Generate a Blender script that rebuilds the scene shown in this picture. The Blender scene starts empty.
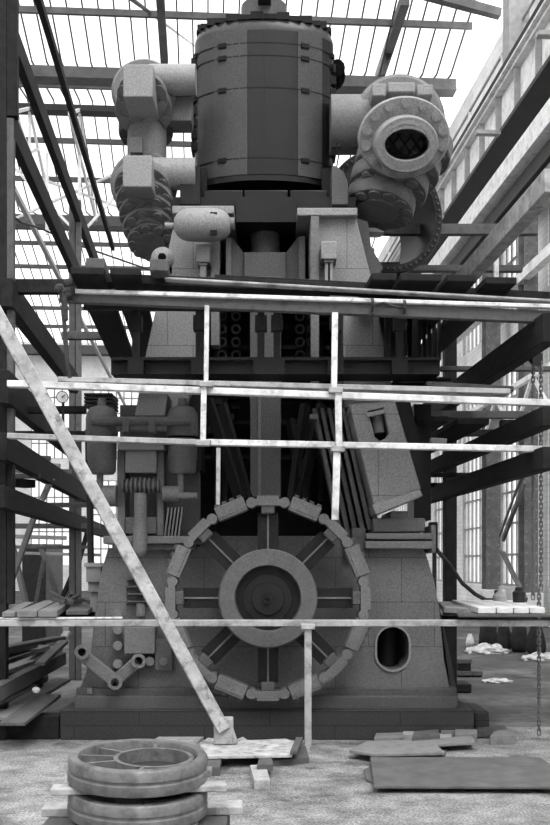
import bpy, bmesh, math, random
from mathutils import Vector, Matrix
random.seed(7)
S = bpy.context.scene
COL = S.collection
F = 1000.0          # focal length in pixels (550 x 825 frame)
CX, HY, EYE = 275.0, 566.0, 1.6
PHI = math.atan(67.0 / F)      # the hall is turned a little against the line of sight
V = Vector

# ------------------------------------------------------------------ materials
def mat(name, v, rough=0.6, var=0.25, scale=6.0, metal=0.0, bump=0.0, stretch=(1, 1, 1), bricks=None, spec=0.12, stain=None, fine=0.0):
    m = bpy.data.materials.new(name); m.use_nodes = True
    nt = m.node_tree; N = nt.nodes; L = nt.links
    b = N['Principled BSDF']
    b.inputs['Roughness'].default_value = rough; b.inputs['Metallic'].default_value = metal
    b.inputs['Specular IOR Level'].default_value = spec
    tc = N.new('ShaderNodeTexCoord'); mp = N.new('ShaderNodeMapping'); mp.inputs['Scale'].default_value = stretch
    L.new(tc.outputs['Object'], mp.inputs['Vector'])
    no = N.new('ShaderNodeTexNoise'); no.inputs['Scale'].default_value = scale
    no.inputs['Detail'].default_value = 8; no.inputs['Roughness'].default_value = 0.65
    L.new(mp.outputs['Vector'], no.inputs['Vector'])
    cr = N.new('ShaderNodeValToRGB'); e = cr.color_ramp.elements
    lo, hi = max(0, v * (1 - var)), min(1, v * (1 + var))
    e[0].position, e[1].position = 0.3, 0.7
    e[0].color = (lo, lo, lo, 1); e[1].color = (hi, hi, hi, 1)
    L.new(no.outputs['Fac'], cr.inputs['Fac'])
    out = cr.outputs['Color']
    if stain:                                     # second, broad pattern of wear: (scale, value, amount)
        n2 = N.new('ShaderNodeTexNoise'); n2.inputs['Scale'].default_value = stain[0]; n2.inputs['Detail'].default_value = 9
        n2.inputs['Roughness'].default_value = 0.7
        L.new(mp.outputs['Vector'], n2.inputs['Vector'])
        r2 = N.new('ShaderNodeValToRGB'); r2.color_ramp.elements[0].position = 0.5; r2.color_ramp.elements[1].position = 0.66
        r2.color_ramp.elements[1].color = (stain[2],) * 3 + (1,)
        L.new(n2.outputs['Fac'], r2.inputs['Fac'])
        mx = N.new('ShaderNodeMixRGB'); mx.inputs[2].default_value = (stain[1],) * 3 + (1,)
        L.new(r2.outputs['Color'], mx.inputs[0]); L.new(out, mx.inputs[1]); out = mx.outputs[0]
    if fine:                                      # fine speckle of the moulded plastic
        n3 = N.new('ShaderNodeTexNoise'); n3.inputs['Scale'].default_value = 60; n3.inputs['Detail'].default_value = 2
        L.new(tc.outputs['Object'], n3.inputs['Vector'])
        r3 = N.new('ShaderNodeValToRGB'); r3.color_ramp.elements[0].position = 0.35; r3.color_ramp.elements[1].position = 0.65
        a, c = 1 - fine, 1.0
        r3.color_ramp.elements[0].color = (a, a, a, 1); r3.color_ramp.elements[1].color = (c, c, c, 1)
        L.new(n3.outputs['Fac'], r3.inputs['Fac'])
        mx = N.new('ShaderNodeMixRGB'); mx.blend_type = 'MULTIPLY'; mx.inputs[0].default_value = 1
        L.new(out, mx.inputs[1]); L.new(r3.outputs['Color'], mx.inputs[2]); out = mx.outputs[0]
    if bricks:                                    # (axis 'XZ'/'YZ', brick width, row height, mortar size, mortar factor)
        sp = N.new('ShaderNodeSeparateXYZ'); cb = N.new('ShaderNodeCombineXYZ')
        L.new(tc.outputs['Object'], sp.inputs[0])
        L.new(sp.outputs['X' if bricks[0] == 'XZ' else 'Y'], cb.inputs[0]); L.new(sp.outputs['Z'], cb.inputs[1])
        bt = N.new('ShaderNodeTexBrick'); bt.inputs['Scale'].default_value = 1
        bt.inputs['Brick Width'].default_value = bricks[1]; bt.inputs['Row Height'].default_value = bricks[2]
        bt.inputs['Mortar Size'].default_value = bricks[3]; bt.inputs['Mortar Smooth'].default_value = 0.2
        bt.inputs['Color1'].default_value = (1, 1, 1, 1); bt.inputs['Color2'].default_value = (0.93, 0.93, 0.93, 1)
        k = bricks[4]; bt.inputs['Mortar'].default_value = (k, k, k, 1)
        L.new(cb.outputs[0], bt.inputs['Vector'])
        mx = N.new('ShaderNodeMixRGB'); mx.blend_type = 'MULTIPLY'; mx.inputs[0].default_value = 1
        L.new(out, mx.inputs[1]); L.new(bt.outputs['Color'], mx.inputs[2]); out = mx.outputs[0]
    L.new(out, b.inputs['Base Color'])
    if bump:
        bp = N.new('ShaderNodeBump'); bp.inputs['Strength'].default_value = bump; bp.inputs['Distance'].default_value = 0.02
        L.new(no.outputs['Fac'], bp.inputs['Height']); L.new(bp.outputs['Normal'], b.inputs['Normal'])
    return m

def glass_mat(name, tr=0.9, v=0.8, tint=0.97):
    m = bpy.data.materials.new(name); m.use_nodes = True
    nt = m.node_tree; N = nt.nodes; L = nt.links; N.remove(N['Principled BSDF'])
    t = N.new('ShaderNodeBsdfTransparent'); t.inputs[0].default_value = (tint, tint, tint, 1)
    d = N.new('ShaderNodeBsdfTranslucent'); d.inputs[0].default_value = (v, v, v, 1)
    mx = N.new('ShaderNodeMixShader'); mx.inputs[0].default_value = 1 - tr
    L.new(t.outputs[0], mx.inputs[1]); L.new(d.outputs[0], mx.inputs[2]); L.new(mx.outputs[0], N['Material Output'].inputs[0])
    return m

M = {}
SEAM = ('XZ', 0.42, 0.21, 0.006, 0.45)
M['eng']    = mat('engine_grey_plastic', 0.16, 0.5, 0.10, 3, bricks=('XZ', 0.62, 0.42, 0.0045, 0.5), fine=0.3)
M['engd']   = mat('engine_mid_grey_plastic', 0.10, 0.5, 0.10, 3, fine=0.3)
M['engp']   = mat('engine_plain_grey_plastic', 0.165, 0.5, 0.10, 3, fine=0.3)
M['engl']   = mat('engine_light_grey_plastic', 0.27, 0.5, 0.08, 3, fine=0.3)
M['engr']   = mat('engine_hub_ring_plastic', 0.12, 0.5, 0.08, 3, fine=0.3)
M['engb']   = mat('engine_pale_column_plastic', 0.25, 0.5, 0.08, 3, bricks=('XZ', 0.5, 0.75, 0.0045, 0.5), fine=0.3)
M['plinth'] = mat('engine_plinth_plastic', 0.05, 0.55, 0.12, 3, bricks=('XZ', 1.2, 0.13, 0.005, 0.5), fine=0.3)
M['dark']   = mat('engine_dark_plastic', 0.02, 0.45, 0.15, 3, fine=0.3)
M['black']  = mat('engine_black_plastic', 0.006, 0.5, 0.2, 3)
M['cyl']    = mat('cylinder_dark_gloss_plastic', 0.012, 0.28, 0.10, 3, spec=0.2, fine=0.3)
M['cyll']   = mat('cylinder_reflection_grey_plastic', 0.055, 0.32, 0.10, 3, spec=0.2, fine=0.3)  # greyer copy of the dark plastic; bright reflections put into its colour
M['wood_w'] = mat('whitewashed_timber', 0.66, 0.8, 0.25, 5, bump=0.3, stretch=(1, 1, 1), stain=(9, 0.12, 0.6))
M['wood_s'] = mat('scuffed_pale_timber', 0.42, 0.8, 0.35, 7, bump=0.3, stretch=(1, 1, 1), stain=(11, 0.09, 0.8))
M['wood_g'] = mat('grey_old_timber', 0.20, 0.85, 0.4, 6, bump=0.3, stain=(6, 0.06, 0.7))
M['wood_p'] = mat('pale_grey_timber', 0.36, 0.8, 0.3, 6, bump=0.3, stain=(7, 0.10, 0.7))
M['wood_m'] = mat('weathered_timber', 0.10, 0.85, 0.4, 6, bump=0.3, stretch=(2, 0.6, 2), stain=(6, 0.05, 0.6))
M['wood_d'] = mat('dark_creosoted_timber', 0.018, 0.8, 0.4, 6, bump=0.3, stretch=(2, 0.6, 2))
M['steel_d'] = mat('dark_painted_steel', 0.03, 0.5, 0.3, 4)
M['steel_m'] = mat('grey_painted_steel', 0.30, 0.55, 0.25, 4, stain=(3, 0.4, 0.3))
M['steel_c'] = mat('column_steel_paint', 0.13, 0.55, 0.3, 4, stain=(3, 0.3, 0.3))
M['steel_l'] = mat('pale_painted_steel', 0.72, 0.55, 0.15, 3, stain=(4, 0.2, 0.5))
M['iron']   = mat('bare_cast_iron', 0.17, 0.45, 0.45, 7, metal=0.25, bump=0.2, stain=(6, 0.06, 0.75))
M['sheet']  = mat('dull_metal_sheet', 0.11, 0.6, 0.3, 4, stain=(3, 0.08, 0.5), bump=0.1)
M['ply']    = mat('dusty_plywood', 0.21, 0.8, 0.3, 5, stain=(5, 0.12, 0.8), bump=0.25)
M['floor']  = mat('dusty_concrete', 0.31, 0.85, 0.45, 4.5, bump=0.9, stain=(2.6, 0.09, 0.9), fine=0.6)
M['floor2'] = mat('dark_rear_floor', 0.065, 0.8, 0.4, 1.5, bump=0.4, stain=(0.8, 0.3, 0.4))  # darker material for the rear part of the floor
M['wall']   = mat('whitewashed_brick', 0.85, 0.85, 0.12, 1.2, bricks=('YZ', 0.45, 0.15, 0.012, 0.8), stain=(0.7, 0.45, 0.5))
M['wallx']  = mat('whitewashed_end_wall', 0.85, 0.85, 0.15, 1.2, bricks=('XZ', 0.45, 0.15, 0.012, 0.8))
M['bar']    = mat('glazing_bar_paint', 0.05, 0.7, 0.2, 2)
M['roofst'] = mat('roof_steel_paint', 0.10, 0.65, 0.25, 2)
M['roofl']  = mat('pale_truss_paint', 0.7, 0.65, 0.15, 2)
M['cloth']  = mat('dark_sackcloth', 0.025, 0.95, 0.5, 4, bump=0.6)
M['rubble'] = mat('pale_rubble', 0.45, 0.95, 0.5, 14, bump=0.6)
M['white']  = mat('white_dial_enamel', 0.85, 0.4, 0.04, 3)
M['rope']   = mat('tarred_rope', 0.05, 0.95, 0.4, 40, bump=0.5)
M['chain']  = mat('chain_steel', 0.16, 0.5, 0.3, 20, metal=0.4)
M['glass']  = glass_mat('roof_glass', 0.86)
M['glassd'] = glass_mat('dimmed_roof_glass', 0.88, 0.7, 0.50)  # tint added to dim the sky seen through the far roof
M['wglass'] = glass_mat('window_glass', 0.85, 0.8, 0.60)  # tinted as well, to dim the sky behind the windows

# ------------------------------------------------------------------ mesh builder
class MB:
    def __init__(s): s.bm = bmesh.new()
    def _faces(s, vs, fs):
        b = [s.bm.verts.new(v) for v in vs]
        for f in fs:
            try: s.bm.faces.new([b[i] for i in f])
            except ValueError: pass
        return b
    def hexa(s, p):   # 4 bottom, 4 top
        s._faces(p, [(3, 2, 1, 0), (4, 5, 6, 7), (0, 1, 5, 4), (1, 2, 6, 5), (2, 3, 7, 6), (3, 0, 4, 7)]); return s
    def box(s, x0, x1, y0, y1, z0, z1):
        if x1 < x0: x0, x1 = x1, x0
        if y1 < y0: y0, y1 = y1, y0
        if z1 < z0: z0, z1 = z1, z0
        return s.hexa([(x0, y0, z0), (x1, y0, z0), (x1, y1, z0), (x0, y1, z0), (x0, y0, z1), (x1, y0, z1), (x1, y1, z1), (x0, y1, z1)])
    def beam(s, p, q, w, h, up=(0, 0, 1)):
        p, q = V(p), V(q); a = (q - p).normalized(); u = V(up)
        sd = a.cross(u)
        if sd.length < 1e-4: sd = a.cross(V((0, 1, 0)))
        sd.normalize(); u = sd.cross(a).normalized()
        sd *= w / 2; u = u * h / 2
        return s.hexa([p - sd - u, p + sd - u, q + sd - u, q - sd - u, p - sd + u, p + sd + u, q + sd + u, q - sd + u])
    def lathe(s, p, ax, prof, n=28, ref=None, sx=1.0, sy=1.0):
        """revolve (radius, distance along axis) round axis ax from p"""
        p = V(p); a = V(ax).normalized(); r = V(ref) if ref else (V((1, 0, 0)) if abs(a.x) < 0.9 else V((0, 1, 0)))
        e1 = (r - a * r.dot(a)).normalized(); e2 = a.cross(e1)
        rings = []
        for (R, t) in prof:
            if R < 1e-6: rings.append([s.bm.verts.new(p + a * t)])
            else: rings.append([s.bm.verts.new(p + a * t + e1 * R * sx * math.cos(2 * math.pi * k / n) + e2 * R * sy * math.sin(2 * math.pi * k / n)) for k in range(n)])
        for A, B in zip(rings, rings[1:]):
            for k in range(n):
                j = (k + 1) % n
                try:
                    if len(A) == 1 and len(B) == 1: continue
                    elif len(A) == 1: s.bm.faces.new((A[0], B[j], B[k]))
                    elif len(B) == 1: s.bm.faces.new((A[k], A[j], B[0]))
                    else: s.bm.faces.new((A[k], A[j], B[j], B[k]))
                except ValueError: pass
        return s
    def cyl(s, p, q, r, r2=None, n=20):
        p, q = V(p), V(q); L = (q - p).length; r2 = r if r2 is None else r2
        return s.lathe(p, q - p, [(0, 0), (r, 0), (r2, L), (0, L)], n)
    def tube(s, p, q, ro, ri, n=32):
        p, q = V(p), V(q); L = (q - p).length
        return s.lathe(p, q - p, [(ri, 0), (ro, 0), (ro, L), (ri, L), (ri, 0)], n)
    def sphere(s, c, r, n=20, sx=1, sy=1, sz=1):
        m = Matrix.Translation(c) @ Matrix.Diagonal((sx, sy, sz, 1))
        bmesh.ops.create_uvsphere(s.bm, u_segments=n, v_segments=n // 2, radius=r, matrix=m); return s
    def prism(s, pts, y0, y1, holes=()):
        """polygon in x,z pushed from depth y0 back to y1; holes are polygons too"""
        edges = []; fronts = []
        for loop in [pts] + list(holes):
            vs = [s.bm.verts.new((x, y0, z)) for x, z in loop]; fronts.append(vs)
            edges += [s.bm.edges.new((vs[i], vs[(i + 1) % len(vs)])) for i in range(len(vs))]
        if holes: fs = [g for g in bmesh.ops.triangle_fill(s.bm, edges=edges, use_beauty=True)['geom'] if isinstance(g, bmesh.types.BMFace)]
        else: fs = [s.bm.faces.new(fronts[0])]
        ex = bmesh.ops.extrude_face_region(s.bm, geom=fs, use_keep_orig=True)
        bmesh.ops.translate(s.bm, vec=(0, y1 - y0, 0), verts=[g for g in ex['geom'] if isinstance(g, bmesh.types.BMVert)])
        return s
    def path(s, pts, r, n=8):
        for a, b in zip(pts, pts[1:]):
            s.cyl(a, b, r, n=n)
        return s
    def build(s, name, m, parent=None, frame='C', bevel=0.0, smooth=40, extra=None):
        bm = s.bm
        if name in SPLIT and parent is not None:      # every loose piece becomes a part of its own
            bm.verts.index_update(); seen = {}; out = None
            todo = set(bm.verts); pieces = []
            while todo:
                st = [todo.pop()]; isl = []
                while st:
                    v = st.pop(); isl.append(v)
                    for e in v.link_edges:
                        w = e.other_vert(v)
                        if w in todo: todo.discard(w); st.append(w)
                pieces.append(isl)
            if len(pieces) > 1:
                pieces.sort(key=lambda I: (round(I[0].co.x, 3), round(I[0].co.z, 3)))
                for isl in pieces:
                    n = MB(); mp = {v: n.bm.verts.new(v.co) for v in isl}
                    for f in {f for v in isl for f in v.link_faces}: n.bm.faces.new([mp[v] for v in f.verts])
                    SPLIT.discard(name); o = n.build(name, m, parent, frame, bevel, smooth, extra); SPLIT.add(name)
                    out = out or o
                bm.free(); return out
        bmesh.ops.recalc_face_normals(bm, faces=bm.faces)
        if parent is not None: o0 = ORG[parent.name]
        else:
            xs = [v.co for v in bm.verts]
            o0 = V(((min(c.x for c in xs) + max(c.x for c in xs)) / 2, (min(c.y for c in xs) + max(c.y for c in xs)) / 2, min(c.z for c in xs)))
        bmesh.ops.translate(bm, vec=-o0, verts=bm.verts)
        me = bpy.data.meshes.new(name); bm.to_mesh(me); bm.free()
        me.materials.append(m)
        if extra:
            for x in extra: me.materials.append(x)
        o = bpy.data.objects.new(name, me); COL.objects.link(o)
        if smooth:
            for p in me.polygons: p.use_smooth = True
            try: me.set_sharp_from_angle(angle=math.radians(smooth))
            except Exception: pass
        if bevel:
            bv = o.modifiers.new('bevel', 'BEVEL'); bv.width = bevel; bv.segments = 2; bv.limit_method = 'ANGLE'; bv.angle_limit = math.radians(50)
        if parent is not None: o.parent = parent
        else: place(o, o0, frame)
        ORG[o.name] = o0
        return o
ORG = {}
SPLIT = {'flange_stud', 'duct_rivet', 'valve_gear', 'stiffener', 'crosshead_gusset', 'side_valve_gear', 'post_clamp', 'cross_frame', 'bearing_ledge', 'bearing_step', 'pump_ledge', 'walkway_rail', 'grille', 'bracket_legs', 'pump_frame', 'rear_gear', 'duct_support', 'pump_crosshead', 'walkway_deck', 'pipe_slot', 'cladding_slot', 'cheek_plate'}
ROT = Matrix.Rotation(PHI, 4, 'Z')
def place(o, o0, frame):
    if frame == 'B': o.location = ROT @ V(o0); o.rotation_euler = (0, 0, PHI)
    else: o.location = V(o0)
def tag(o, label, cat, group=None):
    o['label'] = label; o['category'] = cat
    if group: o['group'] = group
    return o
def thing(name, label, cat, base, frame='C', group=None):
    o = bpy.data.objects.new(name, None); COL.objects.link(o); o.empty_display_size = 0.1
    ORG[o.name] = V(base); place(o, base, frame)
    return tag(o, label, cat, group)
def struct(o): o['kind'] = 'structure'; return o

# image measurements -> metres at a chosen distance
def X(px, d): return (px - CX) * d / F
def Z(py, d): return EYE + (HY - py) * d / F
def P(px, py, d): return V((X(px, d), d, Z(py, d)))
def pbox(mb, x0, x1, y0, y1, d, t): return mb.box(X(x0, d), X(x1, d), d, d + t, Z(y1, d), Z(y0, d))
def ppoly(mb, pts, d, t, holes=()): return mb.prism([(X(x, d), Z(y, d)) for x, y in pts], d, d + t, [[(X(x, d), Z(y, d)) for x, y in h] for h in holes])
def oval(cx, cy, w, h, n=12):   # stadium, upright
    r = w / 2; k = h / 2 - r; out = []
    for i in range(n + 1): a = math.pi * i / n; out.append((cx + r * math.cos(a), cy - k - r * math.sin(a)))
    for i in range(n + 1): a = math.pi + math.pi * i / n; out.append((cx + r * math.cos(a), cy + k - r * math.sin(a)))
    return out
# hall frame (turned by PHI): lateral X and depth from picture position
def W(px, py, Xb):      # a point seen at px,py lying on the upright plane X = Xb of the hall
    t = (px - CX) / F; c, s_ = math.cos(PHI), math.sin(PHI)
    # world (t*y, y): hall X = c*x + s*y ; hall Y = -s*x + c*y
    y = Xb / (c * t + s_); 
    return V((Xb, -s_ * t * y + c * y, EYE + (HY - py) * y / F))

# ================================================================== THE HALL
def sb(mb, name, m, **k): return struct(mb.build(name, m, frame='B', **k))
XL, XR = -13.0, 9.0
Y0, Y1 = -16.0, 66.0
sb(MB().box(XL, XR, Y0, 9.75, -0.3, 0.0), 'floor', M['floor'])
sb(MB().box(XL, XR, 9.75, Y1, -0.3, -0.004), 'floor_rear', M['floor2'])
# saw-tooth glazed roof: (distance, height)
RP = [(-16, 17), (0, 21.5), (17, 24.6), (36, 19.55), (41, 20.5), (47.6, 18.3), (51.5, 19.3), (66, 16.1)]
gl = MB()
for (ya, za), (yb, zb) in zip(RP, RP[1:]):
    gl._faces([(XL, ya, za), (XR, ya, za), (XR, yb, zb), (XL, yb, zb)], [(0, 1, 2, 3)])
ceil = sb(gl, 'ceiling', M['glass'], smooth=0, extra=[M['glassd']])
for p in ceil.data.polygons:
    if p.center.y + ORG['ceiling'].y > 17: p.material_index = 1
gb = MB()
x = XL
while x <= XR:
    for (ya, za), (yb, zb) in zip(RP[2:], RP[3:]):
        gb.beam((x, ya, za - .03), (x, yb, zb - .03), 0.05, 0.05)
    x += 0.52
sb(gb, 'ceiling_glazing_bars', M['bar'], smooth=0)
def roof_z(y):
    for (ya, za), (yb, zb) in zip(RP, RP[1:]):
        if ya <= y <= yb: return za + (zb - za) * (y - ya) / (yb - ya)
n = 0
pur = MB()
for y in (20.5, 24, 27.5, 31, 33.6, 38.4, 43, 45.3, 49.4, 53.6, 56, 58.4, 60.8, 63.2):
    z = roof_z(y) - 0.16
    pur.box(XL, XR, y - .06, y + .06, z - .11, z + .1)
sb(pur, 'ceiling_purlins', M['roofst'], smooth=0)
for y, w, h, m in ((36, 0.4, 0.45, 'roofst'), (41, 0.3, 0.3, 'bar'), (47.6, 0.4, 0.5, 'roofst'), (51.5, .3, .3, 'bar'), (65.7, .4, .6, 'roofst')):
    z = roof_z(y) - 0.2
    n += 1
    b = MB().box(XL, XR, y - w / 2, y + w / 2, z - h, z - .05).box(XL, XR, y - w / 2 - .12, y + w / 2 + .12, z - h - .05, z - h)
    sb(b, 'trim_%d' % n, M[m], smooth=0)
# tie beams along the hall just under the glass, seen at the top of the photograph
rb = MB()
rb.beam(W(405, 0, 6.4), W(379, 78, 6.4), .30, .34).beam(W(160, -6, -1.5), W(164.5, 62, -1.5), .26, .3)
rb.beam(W(322, 0, 3.4) + V((0, 0, 1.0)), W(500, 14, 9.0), .25, .26)
sb(rb, 'ceiling_tie_beams', M['roofst'], smooth=0)
tr = MB()
for xx in (-5.2, -7.2):
    a, b_, c_ = V((xx, 38, 18.6)), V((xx, 41, 20.1)), V((xx, 47.0, 17.7))
    for p, q in ((a, b_), (b_, c_), (a, c_), (V((xx, 41, 20.1)), V((xx, 41, 18.3))), (V((xx, 43, 19.3)), V((xx, 41, 18.3))), (V((xx, 44.5, 18.6)), V((xx, 44.5, 17.9)))):
        tr.beam(p, q, .1, .12)
tr.beam((-9.5, 41, 18.2), (-2, 47, 17.6), .08, .1).beam((-9.5, 47, 17.4), (-2, 41, 18.4), .08, .1).beam((-6.5, 41, 18.3), (-6.5, 41, 15.0), .12, .12).beam((-5.2, 41, 18.3), (-5.2, 41, 14.6), .12, .12)
tr.beam((-5.2, 41, 15), (-2.2, 41, 18.4), .08, .1).beam((-5.2, 41, 15), (-8.5, 41, 18.4), .08, .1)
sb(tr, 'trim_roof_truss', M['roofl'], smooth=0)
sb(MB().cyl(W(122, -8, -2.0), W(200, 50, -1.2), .06, n=8), 'trim_bracing_rod', M['bar'])

# right wall with tall glazed windows
wz = [(1.0, 7.6), (9.0, 12.5)]
wy = [(Y, Y + 3.0) for Y in (9.5, 14.0, 18.5, 23.0, 27.5, 32.0, 36.5, 41.0, 45.5, 50.0, 54.5, 59.0)]
def wall_with_windows(name, xa, xb, m):
    mb = MB(); ys = sorted({Y0, Y1} | {a for p in wy for a in p}); zs = [0, 1.0, 7.6, 9.0, 12.5, 18.0]
    for ya, yb in zip(ys, ys[1:]):
        for za, zb in zip(zs, zs[1:]):
            if any(abs(a - ya) < .01 for a, _ in wy) and (za, zb) in wz: continue
            mb.box(xa, xb, ya, yb, za, zb)
    bmesh.ops.remove_doubles(mb.bm, verts=mb.bm.verts, dist=1e-4)
    return sb(mb, name, m, smooth=0)
wall_with_windows('wall_right', XR, XR + .35, M['wall'])
wall_with_windows('wall_left', XL - .35, XL, M['wall'])
k = 0
for side, xs in (('r', XR + .12), ('l', XL - .12)):
    for ya, yb in wy:
        for za, zb in wz:
            k += 1
            f = MB()
            for i in range(7):
                yy = ya + (yb - ya) * i / 6; t = .07 if i in (0, 6) else .035
                f.box(xs - t, xs + t, yy - t, yy + t, za, zb)
            nz = int((zb - za) / .95) + 1
            for i in range(nz + 1):
                zz = za + (zb - za) * i / nz; t = .06 if i in (0, nz) else .03
                f.box(xs - .04, xs + .04, ya, yb, zz - t, zz + t)
            w = sb(f, 'window_%d' % k, M['steel_m'], smooth=0)
            g = MB(); g.box(xs - .008, xs + .008, ya, yb, za, zb)
            g.build('pane', M['wglass'], w, frame='B', smooth=0)
# end wall, mostly glass
ew = MB(); xs_ = [XL, -11.5, -8.5, -7.5, -4.5, -3.5, -0.5, 0.5, 3.5, 4.5, 7.5, XR]; zs_ = [0, 1.6, 7.2, 8.6, 13.6, 16.2]
for i in range(len(xs_) - 1):
    for j in range(len(zs_) - 1):
        if i % 2 == 1 and j in (1, 3): 
            k += 1; f = MB(); xa, xb, za, zb = xs_[i], xs_[i + 1], zs_[j], zs_[j + 1]
            for q in range(7):
                xx = xa + (xb - xa) * q / 6; f.box(xx - .04, xx + .04, Y1 + .08, Y1 + .16, za, zb)
            for q in range(6):
                zz = za + (zb - za) * q / 5; f.box(xa, xb, Y1 + .08, Y1 + .16, zz - .04, zz + .04)
            w = sb(f, 'window_%d' % k, M['steel_m'], smooth=0)
            MB().box(xa, xb, Y1 + .11, Y1 + .13, za, zb).build('pane', M['wglass'], w, frame='B', smooth=0)
            continue
        ew.box(xs_[i], xs_[i + 1], Y1, Y1 + .3, zs_[j], zs_[j + 1])
sb(ew, 'wall_back', M['wallx'], smooth=0)
sb(MB().box(XL, XR, Y0 - .3, Y0, 0, 17), 'wall_front', M['wallx'], smooth=0)

# steel columns along the right wall (built of two channels and lacing, riveted)
def steel_column(x, y, z0, z1, label, w=.34, dpt=.55):
    t = thing('steel_column', label, 'column', (x, y, z0), 'B', None)
    a = MB(); a.box(x - w / 2, x + w / 2, y - dpt / 2, y - dpt / 2 + .05, z0, z1).box(x - w / 2, x + w / 2, y + dpt / 2 - .05, y + dpt / 2, z0, z1).box(x - .03, x + .03, y - dpt / 2 + .05, y + dpt / 2 - .05, z0, z1)
    a.build('shaft', M['steel_c'], t, smooth=0)
    b = MB().box(x - w * .8, x + w * .8, y - dpt * .75, y + dpt * .75, z0, z0 + .9)
    b.build('foot', M['steel_l'], t, bevel=.03)
    r = MB(); zz = z0 + 1.1
    while zz < z1 - .1:
        for dx in (-w * .36, w * .36): r.sphere((x + dx, y - dpt / 2, zz), .02, 6)
        zz += .28
    r.build('rivets', M['steel_m'], t)
    return t
steel_column(8.45, W(491, 500, 8.45).y, 0, 11.3, 'riveted grey steel column by the right wall, left of the two', .42)
steel_column(8.45, W(528, 500, 8.45).y, 0, 11.3, 'riveted grey steel column by the right wall, right of the two, behind the chains', .36)
yy = W(516, 10, 8.3).y
t = sb(MB().box(8.02, 8.58, yy - .28, yy + .28, 14.95, 20.3), 'trim_roof_post', M['steel_m'], smooth=0)
MB().cyl((8.12, yy - .30, 17.9), (8.12, yy - .27, 17.9), .12, n=16).build('bolt_hole', M['black'], t)
# wall braces between columns
for a, b_, lab in (((503, 540), (525, 482), 'upper slanting steel brace between the two right-hand columns'), ((503, 553), (526, 600), 'lower slanting steel brace between the two right-hand columns')):
    p, q = W(a[0], a[1], 8.1), W(b_[0], b_[1], 8.1)
    tag(MB().beam(p, q, .08, .12).beam(p + V((-.1, 0, .12)), q + V((-.1, 0, .12)), .05, .06).build('steel_brace', M['steel_c'], frame='B', smooth=0), lab, 'brace')

# crane girders and pipes that run along the right wall
def run(name, mb, m, label, cat): return tag(mb.build(name, m, frame='B', smooth=0), label, cat)
def zline(px, py, Xb): return W(px, py, Xb).z
ya, yb = 10.0, 62.0
Xg = 8.1
z_r = zline(550, 13, Xg); z_f = zline(550, 70, Xg)
g = thing('crane_girder', 'pale riveted plate girder carrying the crane rail high on the right wall', 'girder', (Xg, ya, z_f), 'B')
MB().box(Xg + .1, Xg + .16, ya, yb, z_f, z_r).build('web_plate', M['steel_l'], g, smooth=0)
MB().box(Xg - .25, Xg + .5, ya, yb, z_f - .12, z_f).build('flange', M['steel_d'], g, smooth=0)
MB().box(Xg - .10, Xg + .5, ya, yb, z_r, z_r + .1).build('flange', M['steel_l'], g, smooth=0)
MB().box(Xg - .16, Xg - .02, ya, yb, z_r + .22, z_r + .42).build('crane_rail', M['black'], g, smooth=0)
MB().box(Xg - .22, Xg - .10, ya, yb, z_r + .1, z_r + .16).build('rail_clip_strip', M['steel_l'], g, smooth=0)
st = MB(); y = ya + .5
while y < yb:
    st.box(Xg - .06, Xg + .1, y, y + .06, z_f, z_r); y += 1.7
st.build('stiffener', M['steel_m'], g, smooth=0)
lg = g
MB().beam((Xg + .3, 22, z_r + 1.5), (Xg + .3, yb, z_r + 1.5), .06, .06).build('top_rail', M['steel_m'], lg, smooth=0)
MB().beam((Xg + .3, 22, z_r + .8), (Xg + .3, yb, z_r + .8), .05, .05).build('middle_rail', M['steel_l'], lg, smooth=0)
y = 24.5
while y < yb:
    MB().box(Xg + .26, Xg + .34, y - .04, y + .04, z_r + .1, z_r + 1.5).build('post', M['steel_l'], lg, smooth=0); y += 3.6
for y, zz in ((21.5, 0), (26.5, 0), (33, 0)):
    b = MB().box(Xg - .9, Xg - .25, y - .1, y + .1, z_f - .16, z_f - .06)
    b.build('bracket', M['steel_m'], g, smooth=0)
lab2 = [
 (113, .55, .55, 'steel_l', 8.2, 'broad pale longitudinal beam under the crane girder on the right wall'),
 (146, .30, .40, 'steel_d', 8.3, 'dark longitudinal beam under the broad pale one on the right wall'),
 (168, .25, .30, 'steel_m', 8.4, 'grey longitudinal beam next below the dark one on the right wall'),
 (247, .22, .26, 'steel_l', 8.3, 'narrow white pipe run sloping up to the right edge beside the deck plank ends'),
]
for py, w, h, m, Xb, lab in lab2:
    z = zline(550, py, Xb)
    run('longitudinal_beam', MB().box(Xb - w / 2, Xb + w / 2, ya, yb, z - h, z), M[m], lab, 'beam')
# lattice girder
t = thing('lattice_girder', 'white lattice girder glimpsed behind the chains at the right edge', 'girder', (7.6, 14, 5.4), 'B')
Xl = 7.6; zt, zb = zline(550, 366, Xl), zline(550, 420, Xl)
MB().beam((Xl, 14, zt), (Xl, 44, zt), .12, .12).build('chord', M['steel_l'], t, smooth=0)
MB().beam((Xl, 14, zb), (Xl, 44, zb), .12, .12).build('chord', M['steel_l'], t, smooth=0)
y = 14
for i in range(20):
    MB().beam((Xl, y, zb if i % 2 else zt), (Xl, y + 1.5, zt if i % 2 else zb), .07, .08).build('lattice_bar', M['steel_l'], t, smooth=0); y += 1.5

# ================================================================== THE ENGINE
E = thing('marine_engine', 'towering grey toy-brick steam engine with spoked flywheel, standing in the middle of the hall', 'engine', (X(270, 9.6), 10.6, 0))
def ep(mb, name, m, parent=None, **k): return mb.build(name, M[m], parent or E, **k)
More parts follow.
